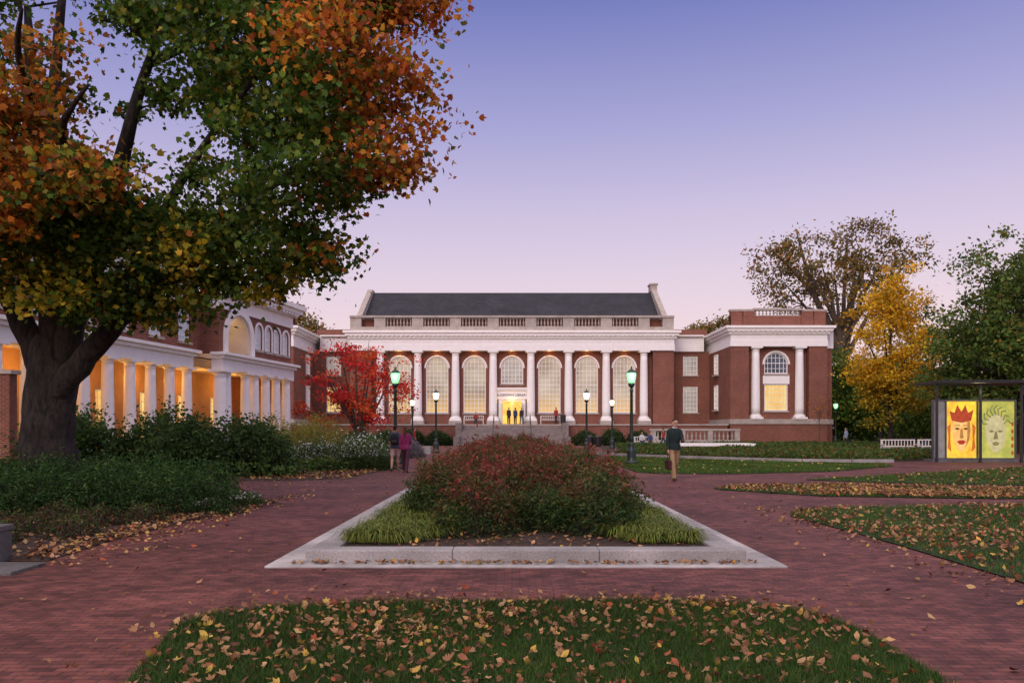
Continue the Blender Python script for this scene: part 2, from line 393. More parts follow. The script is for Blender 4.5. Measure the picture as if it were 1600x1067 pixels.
def inpoly(P, poly):
    x, y = P[:, 0], P[:, 1]; ins = np.zeros(len(P), bool); n = len(poly)
    for i in range(n):
        x1, y1 = poly[i]; x2, y2 = poly[(i+1) % n]
        c = ((y1 > y) != (y2 > y)) & (x < (x2-x1)*(y-y1)/((y2-y1)+1e-12)+x1); ins ^= c
    return ins
def inside(poly, n):
    a = np.array(poly); lo, hi = a.min(0), a.max(0); out = []; tot = 0
    while tot < n:
        P = rng.uniform(lo, hi, (n*2, 2)); P = P[inpoly(P, poly)]; out.append(P); tot += len(P)
    return np.concatenate(out)[:n]
def patchy(poly, n, f, thr, sd):
    P = inside(poly, n*3); v = nz(np.c_[P, np.zeros(len(P))], f, sd)+rng.normal(0, .3, len(P)); P = P[v > thr]; return P[:n]
def grass(name, label, poly, n, h, w, z, cols, cat='grass'):
    P = inside(poly, n); a = rng.uniform(0, 2*PI, n); hh = h*rng.uniform(.5, 1.25, n)
    hh *= 1+.3*nz(np.c_[P, np.zeros(n)], 2.)
    lean = rng.normal(size=(n, 2))*.45*hh[:, None]
    dx, dy = np.cos(a)*w*.5, np.sin(a)*w*.5
    V = np.stack([np.c_[P[:, 0]-dx, P[:, 1]-dy, np.full(n, z)], np.c_[P[:, 0]+dx, P[:, 1]+dy, np.full(n, z)], np.c_[P[:, 0]+lean[:, 0], P[:, 1]+lean[:, 1], z+hh]], 1)
    Fa = np.arange(n*3).reshape(n, 3)
    col = pal(n, cols)*(1+.35*nz(np.c_[P, np.zeros(n)], .9, 2.))[:, None]
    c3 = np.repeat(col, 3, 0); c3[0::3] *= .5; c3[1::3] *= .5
    return tag(put(name, fast(name, V.reshape(-1, 3), Fa, c3, 'grass')), label, cat, kind='stuff')
def litter(name, label, P, size, z, flat=.35, kind='maple', cols=LITTER):
    n = len(P); Q = np.c_[P, z+rng.uniform(0, .025, n)]
    return tag(put(name, scatter(name, Q, size, pal(n, cols), 'litter', kind, flat=flat)), label, 'leaves', kind='stuff')
def sheet(name, poly, z, m):
    o = MB().poly([(x, y, z) for x, y in poly]).build(name, m); o['kind'] = 'structure'; return o

# ------------------------------------------------------------------ the ground
sheet('ground', [(-500, -200), (500, -200), (500, 800), (-500, 800)], -.03, 'ground')
sheet('brick_paving', [(-32, -8), (46, -8), (46, 80), (-32, 80)], 0, 'paving')
lawnF = [(-2.2, 2.6), (2.4, 2.6), (2.66, 4.0), (2.66, 4.9), (2.7, 5.9), (2.62, 6.45), (2.4, 6.85), (2.0, 7.1), (1.15, 7.19), (-1.14, 7.12), (-2.1, 6.95), (-2.55, 6.6), (-2.64, 6.2), (-2.52, 5.7), (-2.36, 4.9), (-2.25, 4.0)]
lawnA = [(5.15, 2.5), (5.17, 8.03), (5.2, 10.8), (5.1, 13.), (5.0, 14.3), (5.3, 15.1), (6.35, 15.9), (10.8, 16.6), (17, 17.2), (30, 18), (30, 2.5)]
lawnB = [(5.35, 21.2), (5.4, 20.6), (7.3, 18.6), (11., 17.9), (17, 18.4), (30, 19.4), (30, 21.5), (17, 21.), (13.3, 21.2), (9., 22.6), (6., 22.)]
lawnC = [(9.1, 24.8), (10.9, 23.4), (13.6, 22.3), (18, 22.1), (30, 22.6), (30, 33), (22, 33.5), (18.6, 31.5), (13.3, 27.6)]
lawnD = [(4.5, 39), (4.6, 29), (5.2, 28.3), (7.9, 28.1), (11.9, 29.7), (16.3, 34), (17.2, 36.8), (14.2, 38.), (9.9, 42.3), (5.7, 48.)]
for pl in (lawnF, lawnA, lawnB, lawnC, lawnD): sheet('lawn', pl, .016, 'turf')
GR = [(3, (.034, .086, .01)), (3, (.052, .122, .016)), (1, (.095, .155, .025)), (1, (.12, .115, .038))]
GR2 = [(3, (.055, .13, .014)), (3, (.08, .175, .02)), (1, (.125, .19, .03)), (1, (.14, .14, .045))]
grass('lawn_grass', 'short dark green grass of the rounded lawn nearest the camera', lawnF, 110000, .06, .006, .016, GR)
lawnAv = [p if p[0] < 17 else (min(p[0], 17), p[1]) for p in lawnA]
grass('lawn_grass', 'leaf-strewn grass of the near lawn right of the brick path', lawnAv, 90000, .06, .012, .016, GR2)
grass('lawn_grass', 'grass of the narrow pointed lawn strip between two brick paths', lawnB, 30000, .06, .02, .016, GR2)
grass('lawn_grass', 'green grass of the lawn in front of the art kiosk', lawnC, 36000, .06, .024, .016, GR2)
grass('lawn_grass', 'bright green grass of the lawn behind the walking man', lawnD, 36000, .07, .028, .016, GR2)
bed1 = [(-5.5, 9.4), (-5.62, 11.), (-5.5, 13.5), (-5.15, 15.9), (-5.05, 17.2), (-6., 18.6), (-8., 19.2), (-11., 19.6), (-11, 24.5), (-8, 24.4), (-6.1, 24.8), (-5.2, 26.5), (-4.9, 31), (-5.4, 40), (-5.6, 52), (-7.5, 62), (-13, 75), (-30, 78), (-31, 9.4)]
sheet('garden_bed', bed1, .008, 'soil')
bed2 = [(5.9, 49.5), (10., 43.6), (14.3, 39.2), (18.3, 38.9), (24, 41), (26, 47), (34, 56), (45, 70), (45, 79), (8.5, 79), (7, 60)]
sheet('garden_bed', bed2, .008, 'soil')
rng = np.random.default_rng(11)
litter('fallen_leaves', 'dry lobed maple leaves scattered over the rounded near lawn', np.concatenate([inside(lawnF, 640), patchy(lawnF, 440, .9, .25, 3.), rng.normal((-1.2, 6.0), (.9, .6), (220, 2))]), .072, .05, flat=.6)
litter('fallen_leaves', 'small curled brown leaves between the maple leaves of the near lawn', np.concatenate([inside(lawnF, 900), patchy(lawnF, 500, .9, .25, 3.), rng.normal((-1.2, 6.1), (.9, .5), (260, 2)), rng.normal((1.7, 6.6), (.6, .3), (120, 2))]), .06, .045, flat=.7, kind='curl')
litter('fallen_leaves', 'carpet of brown leaves on the near right lawn', np.concatenate([inside(lawnAv, 4600), patchy(lawnAv, 5200, .5, .1, 1.)]), .08, .045, flat=.6, kind='curl')
lbv = [p if p[0] < 20 else (20, p[1]) for p in lawnB]
litter('fallen_leaves', 'brown leaves on the narrow pointed lawn strip', np.concatenate([inside(lbv, 2600), patchy(lbv, 2200, .6, .1, 2.)]), .1, .045, flat=.6, kind='curl')
litter('fallen_leaves', 'thin scatter of leaves on the kiosk lawn', inside(lawnC, 1300), .12, .05, kind='curl')
litter('fallen_leaves', 'a few leaves on the lawn behind the walking man', inside(lawnD, 300), .12, .05, kind='curl')
bedn = [(-5.5, 9.4), (-5.6, 11.), (-5.5, 13.5), (-5.1, 15.9), (-5.05, 17.2), (-6., 18.6), (-13, 19.), (-13, 9.4)]
litter('fallen_leaves', 'brown leaf litter over the dark soil of the left bed', np.concatenate([inside(bedn, 3000), np.c_[-5.75+rng.normal(0, .2, 600), rng.uniform(9.5, 17.5, 600)]]), .09, .02, kind='curl')
litter('fallen_leaves', 'leaf litter along the far edge of the left bed', inside([(-5.2, 25), (-5.0, 31), (-9, 32), (-9.5, 24.6)], 1000), .12, .02, kind='curl')
pp = np.concatenate([np.c_[rng.uniform(-6, 7, 480), rng.uniform(5, 30, 480)], np.c_[-5.35+np.abs(rng.normal(0, .35, 340)), rng.uniform(9, 19, 340)], np.c_[5.1-np.abs(rng.normal(0, .3, 260)), rng.uniform(6, 16, 260)], np.c_[rng.uniform(-2.6, 2.6, 90), rng.normal(7.35, .15, 90)], np.c_[rng.uniform(-9, -5, 160), rng.uniform(18.8, 25, 160)]])
keep = ~((pp[:, 0] > -2.85) & (pp[:, 0] < 3.2) & (pp[:, 1] > 8.85)); pp = pp[keep]; pp = pp[~inpoly(pp, lawnF)]
litter('fallen_leaves', 'single dry leaves blown across the brick paving', pp, .07, .006, kind='curl')
# ------------------------------------------------------------------ planter
pt = empty('planter', (0.16, 9, 0), 'long granite-kerbed planting bed with a pale stone apron in the middle of the plaza', 'planter')
LEN = 34.
B(-2.95, 2.95, -.03, LEN, -.05, .022).build('apron', 'apron', pt, bevel=.008)
k = MB()
x = -2.55
while x < 2.5:
    x2 = min(x+1.7, 2.55); k.box(x+.002, x2-.002, .2, .52, 0, .165); x = x2
for sx in (-1, 1):
    yy = .53
    while yy < LEN-.4:
        y2 = min(yy+1.8, LEN-.3); k.box(min(sx*2.55, sx*2.23), max(sx*2.55, sx*2.23), yy, y2-.005, 0, .165); yy = y2
k.box(-2.55, 2.55, LEN-.3, LEN-.05, 0, .165)
k.build('kerb', 'granite', pt, bevel=.012)
B(-2.24, 2.24, .5, LEN-.2, 0, .13).build('soil', 'soil', pt)
rng = np.random.default_rng(5)
q = np.c_[rng.uniform(-2.5, 2.8, 300), 9.08+np.abs(rng.normal(0, .05, 300))]
litter('fallen_leaves', 'line of dry leaves caught against the granite kerb of the planter', q, .06, .03, kind='curl')
litter('fallen_leaves', 'dry leaves lying on the soil inside the planter', np.c_[rng.uniform(-1.9, 2.2, 700), rng.uniform(9.6, 14, 700)], .07, .14, kind='curl')
def tufts(name, label, pts, per=46, L=.5, base=(.08, .13, .025), sd=1, w=.016):
    rg = np.random.default_rng(sd); V = []; CC = []
    for (x, y, z) in pts:
        Ls = L*rg.uniform(.6, 1.3)
        a = rg.uniform(0, 2*PI, per); l = Ls*rg.uniform(.55, 1.2, per); ca, sa = np.cos(a), np.sin(a)
        ww = w*rg.uniform(.7, 1.2, per)*.5; out = rg.uniform(.55, 1., per)
        ring = []
        for u, hz, wd in [(0., .0, 1.), (.3, .38, 1.), (.65, .44, .8), (1., .14, .1)]:
            r = .05*rg.uniform(.2, 1.4, per)+u*l*out*.95; h = hz*l*(1.3-out*.4)
            px, py, pz = x+ca*r, y+sa*r, z+h
            ring.append(np.stack([np.c_[px-sa*ww*wd, py+ca*ww*wd, pz], np.c_[px+sa*ww*wd, py-ca*ww*wd, pz]], 1))
        A = np.stack(ring, 1).reshape(per, 8, 3); V.append(A)
        tone = rg.uniform(.65, 1.2)
        c = np.array(base)*tone*rg.uniform(.6, 1.5, (per, 1)); t = rg.uniform(size=(per, 1))**1.5; c = c*(1-t*.5)+np.array([.3, .28, .06])*t*.5
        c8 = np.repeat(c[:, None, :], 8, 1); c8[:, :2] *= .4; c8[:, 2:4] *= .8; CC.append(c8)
    V = np.concatenate(V); CC = np.concatenate(CC); n = len(V)
    base_ = np.arange(n)[:, None, None]*8; q = np.array([(0, 1, 3, 2), (2, 3, 5, 4), (4, 5, 7, 6)])[None]
    return tag(put(name, fast(name, V.reshape(-1, 3), (base_+q).reshape(-1, 4), CC.reshape(-1, 3), 'grass')), label, 'grass', kind='stuff')
LPts = []; RPts = []
for i in range(300):
    y = 10.05+6.5*R.random()**1.3
    LPts.append((R.uniform(-2.0, -.85 if y < 13 else -1.2), y, .12)); RPts.append((R.uniform(1.35 if y < 13 else 1.6, 2.3), y, .12))
LPts = [p for p in LPts if not (p[1] < 10.6 and p[0] > -1.1)]; RPts = [p for p in RPts if not (p[1] < 10.6 and p[0] < 1.6)]
tufts('liriope', 'low arching yellow-green grass edging the left side of the planter', LPts, 75, .31, (.1, .15, .024), sd=1, w=.013)
tufts('liriope', 'low arching yellow-green grass edging the right side of the planter', RPts, 75, .31, (.1, .15, .024), sd=2, w=.013)
def nand(bias):
    def f(P, t):
        n = len(P); c = pal(n, [(3, (.03, .07, .017)), (2, (.056, .105, .023)), (1, (.11, .13, .03))]); r = pal(n, [(2, (.26, .042, .036)), (2, (.16, .032, .034)), (1, (.32, .085, .055)), (1, (.11, .08, .03))])
        k = np.clip((t-.55)*1.3+bias+.85*nz(P, 3.4)+rng.normal(0, .2, n), 0, 1)[:, None]
        return c*(1-k)+r*k
    return f
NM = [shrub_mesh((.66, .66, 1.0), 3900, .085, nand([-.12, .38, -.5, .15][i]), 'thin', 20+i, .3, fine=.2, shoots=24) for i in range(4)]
NS = [stems_mesh((.6, .6, 1.0), 20+i) for i in range(4)]
fr = [(-.55, 11.05, .92, .86, 1, 'leftmost front shrub of the planter, dark red tipped and rounded'), (1.1, 11.2, .98, .84, 0, 'rightmost front shrub of the planter, green below and red on top'), (.28, 11.5, .66, .62, 2, 'small green shrub between the two front shrubs of the planter'), (.15, 12.7, .98, .98, 3, 'red-tipped shrub right behind the front shrubs of the planter')]
for i, (x, y, s, sz, mi, lb) in enumerate(fr): shrub('nandina_shrub', lb, 'shrub', (x+.1, y, .12), NM[mi], NS[mi], i*1.3, (s, s, sz))
i = 0
for y in np.arange(13.0, 41, 1.3):
    for x in (-1.15, -.35, .5, 1.4):
        i += 1
        if y < 13.5 and abs(x) < .6: continue
        s = R.uniform(.85, 1.12)
        sd_ = x in (-1.15, 1.4)
        shrub('nandina_shrub', 'red and green leafy shrub in the body of the long planter, behind its front shrubs', 'shrub', (x+R.uniform(-.18, .18), y+R.uniform(-.4, .4), .12), NM[R.randrange(4)], NS[i % 4], R.uniform(0, 6), (s, s, R.uniform(.72, .98) if sd_ else R.uniform(.9, 1.1)), 'shrubs filling the long planter')

# ------------------------------------------------------------------ windows and columns
WC = {}
def window(parent, loc, w, h, arched, nx, ny, pane, rz=0, name='window', bar=.05, fr=.11):
    key = (w, h, arched, nx, ny, bar, fr)
    if key not in WC:
        f = MB(); r = w/2; sp = h-r if arched else h
        f.box(-r, -r+fr, .1, .26, 0, sp).box(r-fr, r, .1, .26, 0, sp).box(-r+fr, r-fr, .1, .26, 0, fr)
        if arched: f.ring(0, sp, r-fr, r-.002, .1, .26)
        else: f.box(-r+fr, r-fr, .1, .26, h-fr, h)
        for i in range(1, nx):
            x = -r+w*i/nx; zt = sp+math.sqrt(max(0, (r-fr)**2-x*x)) if arched else h-fr
            f.box(x-bar/2, x+bar/2, .15, .235, fr, zt)
        for j in range(1, ny):
            z = h*j/ny; hw = r-fr
            if arched and z > sp: hw = math.sqrt(max(.0004, (r-fr)**2-(z-sp)**2))
            bb = bar*(1.6 if (arched and j == ny//2) else 1)
            f.box(-hw, hw, .155, .23, z-bb/2, z+bb/2)
        p = [(-r+.01, .24, 0), (r-.01, .24, 0)]
        if arched: p += [(((r-.01)*math.cos(PI*i/20)), .24, sp+(r-.01)*math.sin(PI*i/20)) for i in range(21)]
        else: p += [(r-.01, .24, h-.01), (-r+.01, .24, h-.01)]
        WC[key] = (f.mesh('window_frame', 'white'), p, B(-r-.12, r+.12, -.12, .3, -.16, -.004).mesh('sill', 'stone'))
    fm, p, sm = WC[key]
    o = put(name, fm, parent, loc, rz)
    pk = (key, pane)
    if pk not in WC: WC[pk] = MB().poly(p).mesh('pane', pane)
    put('pane', WC[pk], o); put('sill', sm, o)
    return o
CC = {}
def column(parent, loc, h, r, m='white', name='column'):
    key = (h, r, m)
    if key not in CC:
        bh, ch = r*1.1, r*1.1
        sh = [(r*(1-.16*((z/10)**2)), bh+(h-bh-ch)*z/10) for z in range(11)]
        shaft = MB().lathe(0, 0, sh, 20).mesh('column', m, True)
        base = MB().box(-r*1.4, r*1.4, -r*1.4, r*1.4, 0, bh*.4).lathe(0, 0, [(r*1.3, bh*.4), (r*1.38, bh*.55), (r*1.3, bh*.72), (r*1.12, bh*.78), (r*1.15, bh*.9), (r, bh)], 20).mesh('column_base', m)
        t = h-ch; q = r*.84
        cap = MB().lathe(0, 0, [(q, t), (q*1.12, t+ch*.1), (q, t+ch*.2), (q, t+ch*.4), (q*1.35, t+ch*.66)], 20).box(-r*1.28, r*1.28, -r*1.28, r*1.28, t+ch*.66, h).mesh('capital', m)
        CC[key] = (shaft, base, cap)
    s, b, c = CC[key]
    o = put(name, s, parent, loc); put('column_base', b, o); put('capital', c, o); return o
def light(name, loc, e, col, size=.2):
    l = bpy.data.lights.new(name, 'POINT'); l.energy = e; l.color = col; l.shadow_soft_size = size
    o = bpy.data.objects.new(name, l); C.objects.link(o); o.location = loc; return o
def balus(n0, n1, z0, z1, y, step=.36, r=.11):
    mb = MB(); L = n1-n0; n = max(2, int(L/step)); h = z1-z0
    mb.box(n0, n1, y-.13, y+.13, z0-.06, z0+.03)
    for i in range(n):
        u = n0+L*(i+.5)/n; pr = [(r*.8, z0), (r*.8, z0+h*.08), (r*.5, z0+h*.14), (r, z0+h*.36), (r*.5, z0+h*.72), (r*.8, z0+h*.9), (r*.8, z1)]
        mb.lathe(u, y, pr, 8)
    return mb

# ------------------------------------------------------------------ the library
lib = empty('library_building', (0, 89, 0), 'long red brick library with a white columned front, arched windows and dark slate roof', 'building')
bays = [4.18*i for i in range(-3, 4)]
wl = MB()
ops = [(x, 2.5, 3.5, 9.75, True) for x in bays if x != 0]+[(0, 2.5, 2.25, 5.0, False), (0, 2.5, 6.75, 9.75, True)]
wl.wall(-17.9, 17.9, 2.2, 10.4, 0, .5, ops)
wl.box(15.6, 17.9, -.9, -.002, 2.2, 10.335).box(-17.9, -15.6, -.9, -.002, 2.2, 10.335)
wl.box(17.4, 17.898, .502, 16, 0, 12.4).box(-17.898, -17.4, .502, 16, 0, 12.4).box(-17.4, 17.4, 15.5, 16, 0, 14)
wl.build('wall', 'brick', lib)
for x in bays:
    if x: window(lib, (x, 0, 3.5), 2.5, 6.25, True, 6, 12, 'pane')
window(lib, (0, 0, 6.75), 2.5, 3.0, True, 6, 6, 'pane_pale')
for x in bays: MB().ring(x, 8.5, 1.252, 1.42, -.05, .05, 20).build('arch_trim', 'white', lib)
d = MB().box(-1.5, -1.1, -.3, .2, 2.25, 5.0).box(1.1, 1.5, -.3, .2, 2.25, 5.0).box(-1.1, 1.1, -.05, .2, 4.75, 5.0).build('door_surround', 'white', lib)
B(-1.72, 1.72, -.42, .0, 5.002, 5.95).build('door_entablature', 'white', d)
MB().box(-1.85, 1.85, -.55, 0, 5.952, 6.1).box(-2.0, 2.0, -.68, 0, 6.1, 6.28).build('door_cornice', 'white', d)
B(-1.1, 1.1, .44, .49, 2.25, 4.75).build('lit_doorway', 'vestibule', lib)
for sx in (-1, 1): MB().box(sx*1.1-.05, sx*1.1+.05, -.9, .1, 2.26, 4.6).build('door', 'wood', lib)
B(-.03, .03, .3, .4, 2.25, 4.75).build('door_post', 'white', lib)
cu = bpy.data.curves.new('t', 'FONT'); cu.body = 'ALDERMAN LIBRARY'; cu.size = .36; cu.align_x = 'CENTER'; cu.extrude = .01; cu.space_character = 1.05
to = bpy.data.objects.new('t', cu); C.objects.link(to); bpy.context.view_layer.update()
tm = bpy.data.meshes.new_from_object(to.evaluated_get(bpy.context.evaluated_depsgraph_get())); bpy.data.objects.remove(to)
tm.transform(Matrix.Rotation(PI/2, 4, 'X')); tm.materials.clear(); tm.materials.append(M['lettering'])
put('lettering', tm, lib, (0, -.44, 5.34))
colx = [4.18*(i+.5) for i in range(-4, 4)]
for x in colx:
    column(lib, (x, -.62, 2.6), 7.73, .46); B(x-.72, x+.72, -1.3, -.02, 2.2, 2.598).build('pedestal', 'stone', lib)
def entab(x0, x1, yf, yb, z0, z1, parent=lib):
    h = z1-z0; e = .02
    m = MB().box(x0, x1, yf, yb, z0, z0+h*.3).box(x0+.06, x1-.06, yf+.06, yb, z0+h*.3, z0+h*.6)
    m.box(x0-.15, x1+.15, yf-.15, yb+e, z0+h*.6, z0+h*.68).box(x0-.4, x1+.4, yf-.4, yb+2*e, z0+h*.74, z0+h*.88).box(x0-.6, x1+.6, yf-.6, yb+3*e, z0+h*.88, z1)
    m.box(x0-.2, x1+.2, yf-.2, yb+e, z0+h*.68, z0+h*.74)
    m.build('entablature', 'white', parent)
    dn = MB(); n = int((x1-x0)/.5); dn.box(x0, x1, yf-.23, yf-.202, z0+h*.7, z0+h*.735)
    for i in range(n):
        x = x0+(x1-x0)*(i+.5)/n; dn.box(x-.13, x+.13, yf-.36, yf-.204, z0+h*.685, z0+h*.738)
    dn.build('dentils', 'white', parent)
entab(-17.95, 17.95, -1.2, 0, 10.34, 12.5)
B(-17.9, 17.9, -.9, .5, 12.502, 12.98).build('parapet', 'stone', lib)
B(-17.85, 17.85, .1, .48, 12.982, 13.95).build('parapet_wall', 'brick', lib)
for x in colx+[-17.3, 17.3]: B(x-.62, x+.62, -.85, -.25, 12.982, 14.0).build('parapet_pier', 'stone', lib)
B(-17.95, 17.95, -1.0, -.12, 14.002, 14.22).build('coping', 'stone', lib)
for i in range(7): balus(colx[i]+.62, colx[i+1]-.62, 13.05, 14.0, -.55).build('balustrade', 'stone', lib)
rf = MB().hexa([(-16.9, .9, 13.4), (16.9, .9, 13.4), (16.9, 15.8, 13.4), (-16.9, 15.8, 13.4), (-16.9, 8.2, 18.3), (16.9, 8.2, 18.3), (16.9, 8.5, 18.3), (-16.9, 8.5, 18.3)]).build('roof', 'slate', lib)
for s in (-1, 1):
    xa, xb = min(s*16.9, s*17.5), max(s*16.9, s*17.5)
    MB().hexa([(xa, .3, 12.4), (xb, .3, 12.4), (xb, 16, 12.4), (xa, 16, 12.4), (xa, .3, 14.2), (xb, .3, 14.2), (xb, 16, 14.2), (xa, 16, 14.2)]).hexa([(xa, .3, 14.2), (xb, .3, 14.2), (xb, 16, 14.2), (xa, 16, 14.2), (xa, 7.6, 18.6), (xb, 7.6, 18.6), (xb, 9.1, 18.6), (xa, 9.1, 18.6)]).build('gable_parapet', 'stone', lib)
    if s > 0: MB().box(xa-.1, xb+.1, 7.6, 9.1, 18.4, 19.15).box(xa-.2, xb+.2, 7.5, 9.2, 19.15, 19.35).build('chimney', 'stone', rf)
for s in (-1, 1):
    X = lambda a, b: (min(s*a, s*b), max(s*a, s*b))
    w = MB(); x0, x1 = X(17.9, 22.8)
    w.wall(x0, x1, 2.2, 10.6, 3, 3.5, [(s*20.6, 1.7, 3.6, 6.6, False), (s*20.6, 1.7, 7.9, 10.1, False)])
    w.box(x0, x1, 9, 9.5, 0, 12.4)
    f0, f1 = X(22.8, 32.9)
    w.wall(f0, f1, 2.72, 10.3, -5, -4.5, [(s*27.85, 2.5, 3.6, 6.4, False), (s*27.85, 2.5, 7.5, 9.75, True)])
    for a, b in ((22.8, 24.7), (31., 32.9)):
        p0, p1 = X(a, b); w.box(p0, p1, -5.9, -5.002, 2.72, 10.28)
    p0, p1 = X(22.8, 23.3); w.box(p0, p1, -4.5, 3.6, 2.72, 10.6)
    p0, p1 = X(32.4, 32.9); w.box(p0, p1, -4.5, 14, 0, 12.3)
    p0, p1 = X(32.9, 34.3); w.box(p0, p1, -3.6, 13, 2.72, 10.3)
    p0, p1 = X(22.8, 32.4); w.box(p0, p1, 13.4, 13.9, 0, 12.3)
    p0, p1 = X(22.8, 32.9); w.box(p0, p1, -5.92, -4.4, 0, 2.2); p0, p1 = X(32.9, 34.32); w.box(p0, p1, -3.65, 13, 0, 2.2)
    p0, p1 = X(22.78, 23.3); w.box(p0, p1, -4.4, 3.6, 0, 2.2)
    p0, p1 = X(22.9, 32.8); w.box(p0, p1, -5.6, -5.1, 12.42, 13.5)
    w.build('wing_wall', 'brick', lib)
    p0, p1 = X(22.7, 33.); st = MB().box(p0, p1, -6.02, -4.4, 2.2, 2.718)
    q0, q1 = X(33.0, 34.4); st.box(q0, q1, -3.75, 13, 2.2, 2.718); q0, q1 = X(22.72, 23.3); st.box(q0, q1, -4.4, 3.6, 2.2, 2.718); st.build('plinth', 'stone', lib)
    window(lib, (s*20.6, 3, 3.6), 1.7, 3.0, False, 4, 6, 'pane_pale' if s > 0 else 'pane_warm')
    window(lib, (s*20.6, 3, 7.9), 1.7, 2.2, False, 4, 4, 'pane_pale')
    window(lib, (s*27.85, -5, 3.6), 2.5, 2.8, False, 6, 6, 'pane_warm'); window(lib, (s*27.85, -5, 7.5), 2.5, 2.25, True, 6, 4, 'pane_dark')
    MB().box(s*27.85-1.4, s*27.85+1.4, -5.05, -4.9, 6.42, 7.3).build('window_panel', 'white', lib)
    MB().ring(s*27.85, 8.5, 1.252, 1.45, -5.05, -4.9).build('arch_trim', 'white', lib)
    for zz, hh in ((3.8, 2.7), (7.7, 2.2)):
        window(lib, (s*(22.8-.28), -.4, zz), 1.3, hh, False, 3, 5, 'pane_pale', rz=-s*PI/2)
    for a in (25.55, 30.15): column(lib, (s*a, -5.45, 2.72), 7.56, .46)
    e0, e1 = X(22.75, 32.95); entab(e0, e1, -6, 14, 10.3, 12.4)
    e0, e1 = X(33., 34.4); B(e0, e1, -3.75, 13, 10.3, 12.1).build('entablature', 'white', lib)
    e0, e1 = X(17.96, 22.1); B(e0, e1, 2.7, 9.4, 10.6, 12.3).build('entablature', 'white', lib)
    e0, e1 = X(18., 22.0); B(e0, e1, 2.2, 9.4, 12.3, 12.45).build('cornice', 'white', lib)
    e0, e1 = X(18., 22.6); B(e0, e1, 3.2, 3.6, 12.45, 13.2).build('parapet', 'brick', lib)
    for a in (23.5, 32.2, 24.8, 30.9): B(s*a-.6, s*a+.6, -5.7, -5.0, 12.43, 14.0).build('parapet_pier', 'brick', lib)
    balus(*X(25.4, 30.3), 13.56, 14.1, -5.35).build('balustrade', 'stone', lib)
    e0, e1 = X(25.3, 30.4); B(e0, e1, -5.65, -5.05, 14.1, 14.32).build('coping', 'stone', lib)
    for a, b in ((22.8, 25.3), (30.4, 32.9)):
        e0, e1 = X(a, b); B(e0, e1, -5.72, -4.98, 14.0, 14.2).build('coping', 'stone', lib)
    e0, e1 = X(22.9, 34.2); B(e0, e1, -5, 13, 12.3, 12.41).build('flat_roof', 'slate', lib)
B(-22.6, 22.6, -5.5, .02, 0, 2.05).build('terrace', 'brick', lib)
MB().box(-22.7, -5.6, -5.6, -.002, 2.052, 2.2).box(5.6, 22.7, -5.6, -.002, 2.052, 2.2).box(-5.6, 5.6, -5.5, 0, 2.052, 2.19).box(17.9, 22.7, 0, 3.02, 2.0, 2.19).box(-22.7, -17.9, 0, 3.02, 2.0, 2.19).build('terrace_paving', 'stone', lib)
stp = MB(); ns = 13
for i in range(ns): stp.box(-5.2, 5.2, -5.502-.36*(ns-i), -5.502-.36*(ns-i-1), 0, 2.18*(i+1)/(ns+1))
stp.build('steps', 'step', lib)
for s in (-1, 1):
    xx = s*5.5; MB().box(xx-.3, xx+.3, -7.4, -5.61, 0, 2.3).box(xx-.3, xx+.3, -10.3, -7.402, 0, .9).build('step_wall', 'step', lib)
    MB().tube([(s*1.9, -10.1, .1), (s*1.9, -10.1, 1.1), (s*1.9, -5.6, 3.15), (s*1.9, -5.6, 2.2)], .05, 6).build('handrail', 'black', lib)
for x in bays: light('portico_light', (x, 88.45, 10.1), 9, (1., .5, .15), .08)
light('door_light', (0, 88.2, 4.6), 38, (1., .62, .2), .15)

# ------------------------------------------------------------------ the left building
dx, dy = .158, .987
hall = empty('arcaded_hall', (-17.2, 62, 0), 'two-storey brick hall on the left with white arcade columns, big arch and white cornice', 'building', math.atan2(-dy, -dx))
LH = 36.; PV = 10.7; SB = -1.3
sw = [.95, 2.4, 3.85, 5.3]; rw = [12.6+3.*i for i in range(8)]; AC = 8.2
ops = [(t, .95, 7.25, 9.05, True) for t in sw]+[(AC, 3.2, 6.64, 9.3, True)]
hw = MB().wall(0, PV, 6.6, 9.45, -.5, 0, ops)
hw.box(0, .5, -12, -.502, 0, 9.45).box(PV-.5, PV, -3, -.502, 6.6, 9.45)
hw.build('wall', 'brick', hall)
ww_ = MB().wall(PV+.002, LH, 6.6, 9.45, SB-.5, SB, [(t, 1.3, 7.1, 9.1, False) for t in rw])
ww_.box(LH-.5, LH, -12, SB-.502, 0, 9.45).box(.5, LH-.5, -12, -11.5, 0, 9.45); ww_.build('wing_wall', 'brick', hall)
for t in sw:
    window(hall, (t, 0, 7.25), .95, 1.8, True, 3, 4, 'pane_blue', PI); MB().ring(t, 8.575, .477, .64, -.01, .06, 16).box(t-.64, t-.477, -.01, .06, 7.25, 8.575).box(t+.477, t+.64, -.01, .06, 7.25, 8.575).build('window_surround', 'white', hall)
for t in rw: window(hall, (t, SB, 7.1), 1.3, 2.0, False, 4, 5, 'pane_blue', PI)
MB().ring(AC, 7.7, 1.602, 2.05, -.02, .14, 24).box(AC-2.05, AC-1.602, -.02, .14, 6.6, 7.7).box(AC+1.602, AC+2.05, -.02, .14, 6.6, 7.7).build('arch_surround', 'white', hall)
MB().ring(AC, 7.7, 1.42, 1.598, -2.0, -.01, 24).box(AC-1.598, AC-1.42, -2.0, -.01, 6.62, 7.7).box(AC+1.42, AC+1.598, -2.0, -.01, 6.62, 7.7).box(AC-2, AC+2, -2.2, -2.002, 6.4, 9.4).build('arch_niche', mat('pale_niche', (.75, .66, .54), (.66, .58, .47), 1., .8), hall)
window(hall, (AC, -2.3, 6.7), 1.3, 2.0, True, 4, 5, 'pane_warm', PI)
